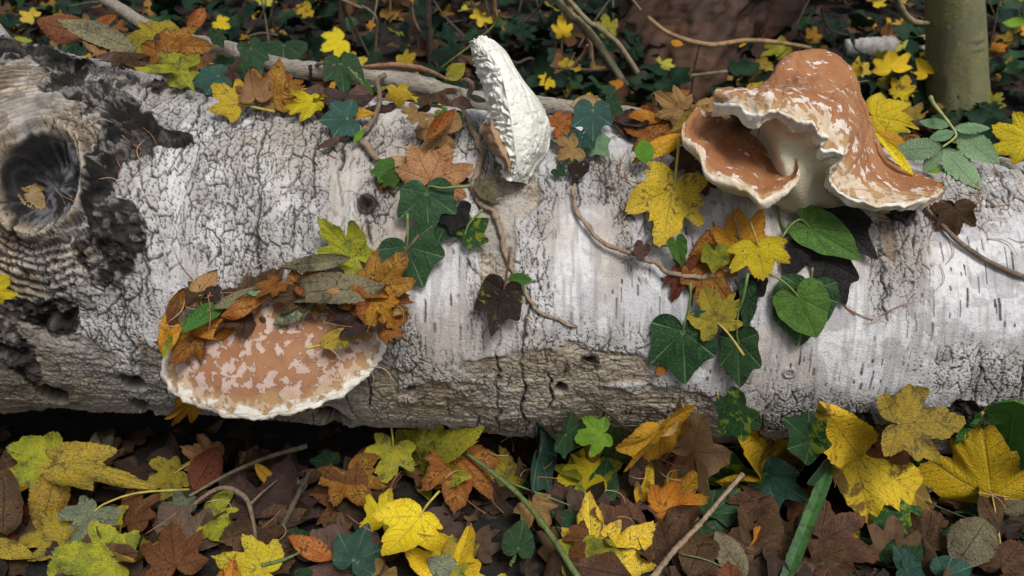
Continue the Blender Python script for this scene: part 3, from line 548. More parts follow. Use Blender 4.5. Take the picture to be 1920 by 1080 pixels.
# --- B: bleached bracket standing on edge on top of the log
def make_bleached():
    # per row: left edge, crease between pore face and cap face, right edge   (pixel x, pixel y, depth y)
    rows = [(885, 80, 893, 73, 902, 68), (884, 95, 905, 88, 926, 76), (890, 118, 921, 106, 950, 98), (896, 140, 938, 134, 967, 128), (905, 162, 946, 162, 986, 156),
            (910, 190, 952, 192, 1008, 184), (914, 215, 958, 222, 1024, 213), (904, 240, 962, 250, 1031, 248), (912, 264, 966, 276, 1027, 282), (930, 288, 968, 300, 1010, 304), (943, 310, 968, 322, 998, 322), (940, 332, 962, 340, 988, 344)]
    n_ = len(rows); dl = np.linspace(-.03, -.105, n_); out = []
    for i, (lx, ly, cx, cy, rx, ry) in enumerate(rows):
        s = math.sin(math.pi*min(1, (i+.6)/n_)); y0 = dl[i]
        L = on_y(lx, ly, y0-.002); Cc = on_y(cx, cy, y0-.010-.034*s); Rr = on_y(rx, ry, y0+.010+.020*s)
        m1 = on_y(lx*.5+cx*.5-1, ly*.5+cy*.5, y0-.010-.022*s); m2 = on_y(cx*.45+rx*.55, cy*.45+ry*.55, y0-.006-.024*s); m3 = on_y(cx*.15+rx*.85, cy*.15+ry*.85, y0+.002-.004*s)
        bk = on_y(rx*.6+lx*.4, ry*.6+ly*.4, y0+.020+.026*s); bk2 = on_y(lx*.75+rx*.25, ly*.75+ry*.25, y0+.008+.018*s)
        out.append([L, m1, Cc, m2, m3, Rr, bk, bk2])
    P = np.array(out); nr_ = 150; P = crom(P, nr_)
    root_loc = hit_log(965, 330); root = link('bracket_fungus', None, loc=root_loc, label='bleached white bracket fungus standing upright on top of the birch log', cat='fungus')
    def part(name, cols, nc_, mat, fn):
        Q = crom(P[:, cols].transpose(1, 0, 2), nc_).transpose(1, 0, 2); n = facing(Q, gnorm(Q)) if name != 'back' else -facing(Q, gnorm(Q))
        v, u = np.meshgrid(np.linspace(0, 1, nr_), np.linspace(0, 1, nc_), indexing='ij')
        Q = Q+n*fn(v, u, Q)[..., None]
        return link(name, mesh_from(name, Q.reshape(-1, 3)-root_loc, grid_faces(nr_, nc_), mat), root)
    def wr(v, u, Q):                        # layered wavy folds of the pore face
        w = np.sin(v*95+3.5*fbm(v*9, u*3, 3, 111)*3+u*5); e = np.sin(u*math.pi)
        return (.0034*w*(.4+.6*sstep(-.2, .3, fbm(v*14, u*5, 2, 112)))+.002*fbm(v*22, u*12, 4, 113)+.0012*fbm(v*90, u*40, 2, 114))*sstep(0, .08, u)*sstep(1, .86, u)
    def sm(v, u, Q):
        tear = sstep(.10, .16, fbm(v*7+3, u*5, 4, 115)); crackl = -sstep(.03, .0, np.abs(fbm(v*6, u*2.5, 3, 116)))*sstep(.15, .35, u)
        return (.0014*tear+.0022*crackl+.0012*fbm(v*12, u*6, 3, 117)+.0005*fbm(v*120, u*60, 2, 118))*sstep(0, .06, u)*sstep(1, .94, u)
    part('pore_surface', [0, 1, 2], 46, WHITE, wr); part('cap', [2, 3, 4, 5], 70, WHITE, sm); part('back', [5, 6, 7, 0], 30, WHITE, lambda v, u, Q: 0*v)
    # brown foot where it grew from the bark
    foot = fungus_pore('polypore_foot', (.34, .22, .12), (.22, .13, .07), (.12, .07, .04)); rows2 = [[(900, 232, -.075), (903, 252, -.09), (918, 275, -.10), (938, 300, -.112), (946, 322, -.12)], [(920, 225, -.10), (925, 250, -.115), (935, 272, -.122), (950, 300, -.13), (955, 322, -.13)], [(945, 225, -.085), (950, 250, -.09), (955, 275, -.095), (960, 300, -.10), (965, 322, -.105)]]
    Q = loft(rows2, 16, 40); n = facing(Q, gnorm(Q)); Q += n*(.004*fbm(Q[..., 0]*160, Q[..., 2]*160, 3, 119))[..., None]
    link('foot', mesh_from('foot', Q.reshape(-1, 3)-root_loc, grid_faces(16, 40), foot), root)
make_bleached()

# --- C: large folded bracket on the right
def make_folded():
    T = [(1350, 166, -.09), (1385, 166, -.07), (1420, 163, -.045), (1442, 148, -.02), (1464, 114, 0), (1494, 98, .01), (1532, 94, .015), (1572, 108, .01), (1602, 143, 0), (1621, 195, -.01), (1640, 250, -.02), (1662, 296, -.035), (1706, 322, -.05), (1746, 335, -.07), (1767, 343, -.09)]
    Vv = [(1348, 166, -.10), (1386, 166, -.10), (1421, 164, -.085), (1446, 160, -.06), (1474, 150, -.045), (1503, 146, -.04), (1537, 148, -.04), (1575, 160, -.045), (1600, 190, -.05), (1617, 228, -.055), (1634, 276, -.06), (1657, 316, -.068), (1702, 338, -.08), (1746, 343, -.09), (1767, 346, -.098)]
    M = [(1342, 170, -.118), (1388, 172, -.128), (1424, 172, -.134), (1452, 172, -.130), (1482, 176, -.125), (1514, 182, -.122), (1545, 190, -.120), (1574, 208, -.118), (1594, 236, -.118), (1607, 264, -.116), (1622, 308, -.112), (1648, 340, -.116), (1698, 358, -.120), (1746, 354, -.115), (1768, 349, -.106)]
    E = [(1338, 184, -.120), (1385, 200, -.136), (1426, 207, -.146), (1458, 202, -.146), (1490, 226, -.150), (1527, 233, -.150), (1554, 250, -.150), (1546, 272, -.148), (1578, 290, -.150), (1554, 324, -.146), (1566, 357, -.150), (1618, 373, -.152), (1690, 386, -.150), (1742, 372, -.132), (1769, 353, -.112)]
    Kk = [(x, y+12, d+.03) for x, y, d in T]; Kb = [(x-(x-1560)*.15, y+70, d+.05) for x, y, d in T]
    nC = 210; nR = 80; P = loft([Kb, Kk, T, Vv, M, E], nR, nC); n = facing(P, gnorm(P))
    v, u = np.meshgrid(np.linspace(0, 1, nR), np.linspace(0, 1, nC), indexing='ij')
    edge = sstep(.74, 1, v); P += n*((.0030*fbm(u*26, v*8, 3, 121)+.0006*fbm(u*160, v*60, 2, 122)+.0055*edge*fbm(u*21, v*3, 4, 123)))[..., None]
    P[..., 2] += .005*edge*fbm(u*17+9, v*0, 4, 124)+.0014*edge*fbm(u*110, v*2, 2, 125)*sstep(-.2, .3, fbm(u*9, v*0, 2, 137))
    loc = hit_log(1520, 385); root = link('bracket_fungus', None, loc=loc, label='large folded brown fungus with cream hollow and pale scarred hump, seated on the log', cat='fungus')
    link('cap', mesh_from('cap', P.reshape(-1, 3)-loc, grid_faces(nR, nC), SKIN_C, dict(rim=v.ravel())), root)
    e = P[-1]; dn = np.array([0, .35, -1.0]); dn /= np.linalg.norm(dn); uu = np.linspace(0, 1, nC)
    tk = (.011+.007*fbm(uu*14, uu*0, 3, 126)+.004*np.exp(-((uu-.10)/.08)**2))
    R = crom(np.stack([e, e+np.array([0, -.0022, -.002]), e+dn*tk[:, None]*.55+np.array([0, -.0016, 0]), e+dn*tk[:, None]]), 10)
    R += (.0026*fbm(R[..., 0]*200, R[..., 2]*200, 3, 127))[..., None]*np.array([0, -1, .3])
    link('rim', mesh_from('rim', R.reshape(-1, 3)-loc, grid_faces(10, nC), RIMW), root)
    lo = R[-1]
    Nn = crom([on_y(*q) for q in [(1372, 203, -.095), (1398, 210, -.100), (1428, 218, -.104), (1450, 226, -.108), (1470, 262, -.118), (1500, 286, -.126), (1524, 300, -.130), (1532, 310, -.132), (1546, 320, -.132), (1546, 344, -.124), (1562, 368, -.130), (1612, 384, -.130), (1684, 392, -.122), (1738, 380, -.108), (1768, 357, -.105)]], nC)
    Bb = crom([on_y(*q) for q in [(1415, 232, -.07), (1432, 248, -.08), (1446, 268, -.09), (1458, 300, -.11), (1470, 338, -.125), (1486, 368, -.125), (1508, 386, -.118), (1528, 388, -.105), (1545, 389, -.105), (1560, 389, -.105), (1580, 390, -.10), (1620, 392, -.09), (1680, 390, -.08), (1730, 376, -.075), (1764, 358, -.085)]], nC)
    deep = Bb+np.array([0, .06, -.05]); Q = crom(np.stack([lo, Nn, Bb, deep]), 40); n = facing(Q, gnorm(Q))
    Q += n*(.0035*fbm(Q[..., 0]*40, Q[..., 2]*40, 3, 128)+.0010*fbm(Q[..., 0]*200, Q[..., 2]*200, 2, 129))[..., None]*np.linspace(0, 1, 40)[:, None, None]**.5
    for X, Y, d, r, h_ in ((1466, 288, -.115, .012, .010), (1488, 320, -.125, .016, .008), (1560, 300, -.135, .012, .006), (1478, 250, -.10, .014, .008), (1520, 262, -.12, .02, -.006)):
        g_ = np.exp(-(np.linalg.norm(Q-on_y(X, Y, d), axis=-1)/r)**2); Q += g_[..., None]*h_*nrm([-.3, -1, .2])
    link('pore_surface', mesh_from('pore_surface', Q.reshape(-1, 3)-loc, grid_faces(40, nC), PORE), root)
    # lower lobe: a brown dish with a pale lip
    Fo = [(1306, 203, -.055), (1288, 222, -.085), (1281, 246, -.110), (1287, 268, -.125), (1312, 278, -.135), (1320, 304, -.142), (1340, 327, -.150), (1384, 342, -.158), (1411, 357, -.164), (1427, 371, -.166), (1455, 364, -.162), (1484, 348, -.156), (1498, 326, -.146), (1492, 302, -.130)]
    Ii = [(1350, 206, -.045), (1352, 213, -.045), (1358, 219, -.045), (1368, 225, -.045), (1382, 230, -.045), (1396, 236, -.045), (1412, 242, -.048), (1426, 250, -.052), (1438, 258, -.056), (1446, 266, -.060), (1454, 276, -.068), (1462, 286, -.078), (1470, 292, -.088), (1478, 294, -.096)]
    Mi = [((a*.6+c*.4), (b*.55+d*.45)+4, (q*.55+w*.45)-.004) for (a, b, q), (c, d, w) in zip(Fo, Ii)]; M2 = [((a*.88+c*.12), (b*.88+d*.12)-3, (q*.9+w*.1)-.001) for (a, b, q), (c, d, w) in zip(Fo, Ii)]
    nC = 150; nR = 50; P = loft([Ii, Mi, M2, Fo], nR, nC); n = facing(P, gnorm(P)); v, u = np.meshgrid(np.linspace(0, 1, nR), np.linspace(0, 1, nC), indexing='ij')
    edge = sstep(.7, 1, v); P += n*((.0028*fbm(u*14, v*5, 3, 131)+.0005*fbm(u*120, v*50, 2, 132)))[..., None]; P[..., 2] += edge*(.004*fbm(u*22, v*0, 3, 133)+.0015*fbm(u*80, v*0, 2, 134))
    lobe = link('lobe', mesh_from('lobe', P.reshape(-1, 3)-loc, grid_faces(nR, nC), SKIN_C, dict(rim=v.ravel())), root)
    e = P[-1]; uu = np.linspace(0, 1, nC); tk = .010+.006*fbm(uu*12, uu*0, 2, 135)+.003*np.exp(-((uu-.72)/.10)**2)
    ctr = np.mean([on_y(*q) for q in Ii], 0); inw = ctr-e; inw /= np.linalg.norm(inw, axis=1)[:, None]
    R = crom(np.stack([e, e-inw*.002-np.array([0, 0, .003]), e-np.array([0, 0, 1])*tk[:, None]*.7, e+inw*.006-np.array([0, 0, 1])*tk[:, None]]), 9); R += (.0012*fbm(R[..., 0]*220, R[..., 2]*220, 2, 136))[..., None]*np.array([0, -1, .3])
    link('lip', mesh_from('lip', R.reshape(-1, 3), grid_faces(9, nC), LIP), lobe).location = -np.array(loc)
    lo = R[-1]; deep = np.tile(on_y(1440, 300, -.06)+np.array([0, .02, -.04]), (nC, 1)); Q = crom(np.stack([lo, lo*.65+deep*.35-np.array([0, 0, .006]), deep]), 18)
    link('pore_surface', mesh_from('pore_surface', Q.reshape(-1, 3)-loc, grid_faces(18, nC), PORE), root)
make_folded()
# ------------------------------------------------------------------ sticks and stems
def wood_mat(name, a, b, sc=90, stretch=(1, 1, 1), rough=.8, spots=0.0):
    m, nt, p = mat_new(name); k = N(nt); g = k.scale(k.n('TexCoord').outputs['Object'], stretch); n1 = k.noise(g, sc*.25, 4, .6); n2 = k.noise(g, sc, 5, .65)
    c = k.mix(k.ramp(n1, .38, .62), a, b); c = k.mix(k.math('MULTIPLY', k.ramp(n2, .48, .62), .6), c, tuple(q*.35 for q in a))
    if spots: c = k.mix(k.ramp(k.noise(g, sc*2.2, 2), .64, .70), c, (.02, .016, .012))
    k.l(c, p.inputs['Base Color']); p.inputs['Roughness'].default_value = rough; k.l(k.bump(n2, .0022, .9), p.inputs['Normal']); return m
W_GREY = wood_mat('branch_grey', (.25, .22, .175), (.33, .295, .24), 300, (.35, 1, 1), spots=1)
W_VINE = wood_mat('vine_brown', (.26, .18, .115), (.33, .24, .16), 260)
W_TWIG = wood_mat('twig_brown', (.15, .105, .07), (.22, .16, .10), 260)
W_DARK = wood_mat('twig_dark', (.055, .038, .028), (.085, .06, .04), 220)
W_GREEN = wood_mat('stem_green', (.10, .15, .045), (.14, .19, .06), 200, rough=.5)
W_OLIVE = wood_mat('stem_olive', (.165, .130, .070), (.12, .10, .06), 120)
def stick(name, label, cat, P, rad, mat, n=60, sides=9, wob=.12, group=None, parent=None, seed=0, loc=None):
    P = [np.asarray(q, float) for q in P]; L0 = P[0] if loc is None else np.asarray(loc); V, F, u = tube(P, rad, n, sides, wob, seed)
    if parent is not None:
        return link(name, mesh_from(name, V-np.array(parent.location), F, mat), parent)
    return link(name, mesh_from(name, V-L0, F, mat), None, L0, label, cat, group)
LG = lambda pts, lift=.004: [hit_log(X, Y, lift) for X, Y in pts]
VY = lambda pts: [on_y(*q) for q in pts]
GR = lambda pts: [hit_ground(X, Y, l) for X, Y, l in pts]
# long ivy-scarred branch lying behind the log's crest
br = link('fallen_branch', None, loc=on_y(860, 185, .05), label='long grey branch lying along the top of the birch log', cat='branch')
stick('stem', None, None, VY([(110, -60, .30), (200, 0, .26), (305, 62, .20), (430, 92, .14), (500, 118, .10), (580, 132, .075), (700, 142, .055), (790, 160, .05), (860, 182, .05), (930, 192, .055), (1010, 196, .06), (1100, 205, .06), (1180, 210, .06), (1290, 222, .065)]), [.006, .007, .008, .0085, .0090, .0095, .0095, .0100, .0100, .0095, .0085, .0075, .006, .004], W_GREY, 140, 14, .10, parent=br)
stick('side_twig', None, None, VY([(722, 140, .04), (708, 152, .03), (712, 178, .015), (708, 205, -.02), (690, 240, -.055), (680, 252, -.06)]), [.0026, .0024, .0024, .0026, .0020], W_TWIG, 40, 8, .15, parent=br)
stick('side_twig', None, None, VY([(590, 127, .075), (597, 120, .06), (615, 117, .05), (628, 124, .04)]), [.0022, .002, .0016], W_TWIG, 20, 6, .15, parent=br)
stick('side_twig', None, None, VY([(880, 178, .04), (884, 160, .03), (876, 150, .03), (865, 152, .04)]), [.003, .003, .002], W_TWIG, 20, 6, .15, parent=br)
stick('thin_twig', 'thin red-brown twig arched over the grey branch', 'twig', VY([(660, 128, .06), (700, 124, .05), (750, 122, .05), (800, 131, .05), (840, 150, .06)]), [.0012, .0028, .0028, .0016], wood_mat('twig_red', (.20, .10, .05), (.26, .14, .07), 200), 30, 7)
stick('pale_twig', 'short pale bare twig on the log between tan leaves and ivy', 'twig', LG([(672, 262), (688, 272), (698, 288), (708, 300)], .006), [.0030, .0034, .0026], W_VINE, 20, 7)
stick('bark_twig', 'bare brown twig lying on the bark below the folded fungus', 'twig', LG([(1735, 388), (1765, 420), (1800, 455), (1850, 488), (1900, 512), (1960, 530)], .004), [.0016, .0024, .0024, .0026], W_TWIG, 40, 7)
stick('bark_twig', 'thin dark twig hanging from the log foot into green leaves', 'twig', LG([(1075, 728), (1105, 752), (1140, 775), (1170, 800)], .004), [.0010, .0018, .0016], W_DARK, 24, 6)

# ------------------------------------------------------------------ ivy vines on the log
def vine(label, stem_pts, rad, mat, leaves, extra=(), seed=0, cat='ivy', name='ivy_vine'):
    pts = [np.asarray(q) for q in stem_pts]; root = link(name, None, loc=pts[0], label=label, cat=cat)
    rv = np.random.RandomState(seed+50); jj = crom(pts, 40); jj[1:-1] += rv.normal(0, .0009, (38, 3)); rd = np.interp(np.linspace(0, 1, 40), np.linspace(0, 1, len(rad)), rad)*(1+.35*(rv.rand(40) > .8)); stick('stem', None, None, jj, rd, mat, 160, 9, .22, parent=root, seed=seed)
    for e, r, m in extra: stick('side_stem', None, None, [np.asarray(q) for q in e], r, m, 24, 6, .1, parent=root)
    for lf in leaves:
        kw = lf[6] if len(lf) > 6 else {}
        leaf_px(None, lf[0], lf[1], lf[2], lf[3], lf[4], lf[5], name='leaf', parent=root, **kw)
    return root
IV = dict(curl=.10, crumple=.012, pleat=.045)
def D(**k): q = dict(IV); q.update(k); return q
vine('woody ivy vine running down the log below the bleached fungus, with dark veined leaves',
     LG([(868, 205), (888, 245), (902, 290), (886, 345), (900, 378), (930, 402), (938, 440), (948, 480), (978, 540), (1005, 578), (1035, 598), (1082, 612)], .003), [.0025, .0028, .0032, .0028, .0025, .0023, .0020, .0017, .0015, .0010], W_VINE,
     [('ivy3', 'ivy', (800, 362), (805, 446), 'L', .35, D(lift=.016, wf=1.02, cup=-.10, stalk=[(806, 350), (830, 355), (882, 352)])),
      ('ivy', 'ivy', (842, 405), (822, 452), 'L', .2, D(lift=.008)),
      ('ivy', 'blk', (856, 392), (848, 446), 'L', .4, D(lift=.014, wf=.75, curl=.3)),
      ('ivy3', 'ivp', (872, 440), (916, 410), 'L', .35, D(lift=.012, wf=.95, stalk=[(880, 420), (905, 395)])),
      ('ivy', 'ivy', (762, 462), (795, 540), 'L', .25, D(lift=.010, wf=1.0, stalk=[(765, 445), (765, 400)])),
      ('ivy3', 'ivd', (944, 546), (921, 628), 'L', .35, D(lift=.016, wf=.78, cup=.15, fold=-.15, stalk=[(947, 530), (957, 462)])),
      ('oval', 'grn', (952, 524), (998, 524), 'L', .4, D(lift=.012, wf=1.1, fold=.3)),
      ('ivy3', 'ivy', (850, 217), (850, 250), 'L', .5, D(lift=.012, wf=.9)),
      ('heart', 'gry', (908, 340), (926, 378), 'L', .5, D(lift=.012, wf=1.0, curl=.3))],
     [(LG([(886, 345), (893, 362), (912, 378), (940, 372)], .004), [.0022, .0020, .0014], W_VINE), (LG([(780, 262), (770, 290), (748, 300)], .006), [.0014, .0010], W_TWIG)], 3)
vine('small ivy sprig with three fresh green leaves on the bark beside a tan leaf', LG([(742, 360), (742, 340), (728, 322), (735, 300)], .004), [.0012, .0010], W_GREEN,
     [('ivy', 'grn', (728, 318), (690, 322), 'L', .45, D(lift=.010, wf=.9)), ('ivy3', 'grn', (735, 330), (717, 352), 'L', .45, D(lift=.008, wf=.9)), ('ivy', 'ivp', (745, 328), (768, 338), 'L', .45, D(lift=.008, wf=.9))])
vine('ivy trail under the grey branch with blue-green leaves near the log crest', VY([(655, 125, .03), (672, 150, .02), (690, 178, .0), (660, 205, -.02), (652, 215, -.03)]), [.0012, .0014, .0012], W_GREEN,
     [('ivy', 'ivb', (652, 222), (592, 226), 'L', .55, D(lift=.014, wf=.92)), ('ivy3', 'ivy', (639, 119), (646, 180), 'V.03', .55, D(wf=.9)),
      ('heart', 'ivy', (532, 84), (532, 118), 'V.12', .4, D(wf=2.3, cup=.1)), ('ivy', 'ivy', (470, 90), (492, 138), 'V.06', .4, D(wf=.6, twist=.5)), ('ivy', 'ivy', (455, 122), (440, 158), 'V.03', .4, D(wf=.6)),
      ('heart', 'grn', (682, 158), (700, 180), 'V.02', .5, D(wf=.6)), ('lance', 'lim', (682, 242), (662, 268), 'L', .4, D(lift=.01, wf=1.3)), ('ivy', 'ivy', (405, 66), (420, 92), 'V.12', .5, D(wf=.7))])
vine('short ivy spray with four dark and pale green leaves right of the bleached fungus', LG([(1035, 258), (1050, 270), (1075, 262), (1090, 250), (1130, 205), (1140, 190)], .012), [.0012, .0012, .001], W_GREEN,
     [('ivy3', 'ivb', (1112, 206), (1112, 266), 'L', .55, D(lift=.020, wf=.92)), ('ivy3', 'ivb', (1092, 256), (1082, 290), 'L', .5, D(lift=.012, wf=1.15)), ('ivy', 'pgr', (1108, 262), (1140, 292), 'L', .45, D(lift=.010, wf=.85)),
      ('ivy', 'ivy', (1142, 196), (1172, 214), 'V-.02', .5, D(wf=.8)), ('heart', 'ivd', (1085, 308), (1078, 340), 'L', .4, D(lift=.008, wf=1.1)), ('ivy', 'ivy', (1045, 318), (1060, 330), 'L', .4, D(lift=.008))])
vine('looping ivy vine on the bright bark with green and blackened leaves', LG([(1078, 345), (1078, 385), (1100, 425), (1140, 460), (1190, 478), (1225, 492), (1262, 514), (1300, 521), (1345, 514), (1400, 490), (1450, 462), (1482, 446), (1520, 418), (1532, 392)], .008), [.0015, .0017, .0020, .0022, .0022, .0020, .0020, .0018, .0016, .0016], W_VINE,
     [('heart', 'pnk', (1205, 462), (1192, 490), 'L', .3, D(lift=.014, wf=1.0, cup=.5)),
      ('heart', 'grn', (1268, 455), (1280, 502), 'L', .4, D(lift=.014, wf=.7, fold=.5)),
      ('ivy', 'yelg', (1340, 470), (1338, 512), 'L', .45, D(lift=.018, wf=.9, curl=.5, crumple=.06)),
      ('ivy', 'ivy', (1280, 621), (1287, 724), 'L', .35, D(lift=.014, wf=.78, cup=-.08, stalk=[(1284, 600), (1292, 560), (1292, 525)])),
      ('ivy', 'ivy', (1384, 640), (1386, 722), 'L', .35, D(lift=.010, wf=.62, fold=.25, stalk=[(1380, 620), (1383, 575), (1390, 555), (1398, 505)])),
      ('heart', 'ivy', (1402, 532), (1392, 568), 'L', .3, D(lift=.010, wf=.8, fold=.6)), ('heart', 'ivy', (1404, 562), (1398, 612), 'L', .3, D(lift=.008, wf=.6, fold=.6)), ('ivy', 'blk', (1420, 530), (1408, 568), 'L', .2, D(lift=.006, wf=.7)),
      ('heart', 'grn', (1516, 424), (1622, 491), 'L', .45, D(lift=.024, wf=.62, fold=.12, stalk=[(1500, 412), (1480, 425), (1462, 450)])),
      ('ivy', 'blk', (1552, 400), (1640, 482), 'L', .25, D(lift=.012, wf=.6)), ('ivy', 'blk', (1552, 488), (1586, 574), 'L', .25, D(lift=.008, wf=.6)), ('heart', 'blk', (1500, 465), (1478, 520), 'L', .25, D(lift=.008, wf=.8)),
      ('heart', 'ivy', (1515, 545), (1497, 652), 'L', .25, D(lift=.008, wf=1.05, stalk=[(1518, 530), (1520, 500)])), ('heart', 'grn', (1496, 556), (1532, 636), 'L', .42, D(lift=.022, wf=1.12, cup=-.05, stalk=[(1482, 540), (1462, 524), (1440, 512)]))],
     [(LG([(1455, 378), (1462, 405), (1475, 440)], .006), [.0012, .0014], W_GREEN), (LG([(1195, 466), (1225, 458), (1255, 462), (1270, 458)], .012), [.0008, .0007], W_GREEN)], 5)

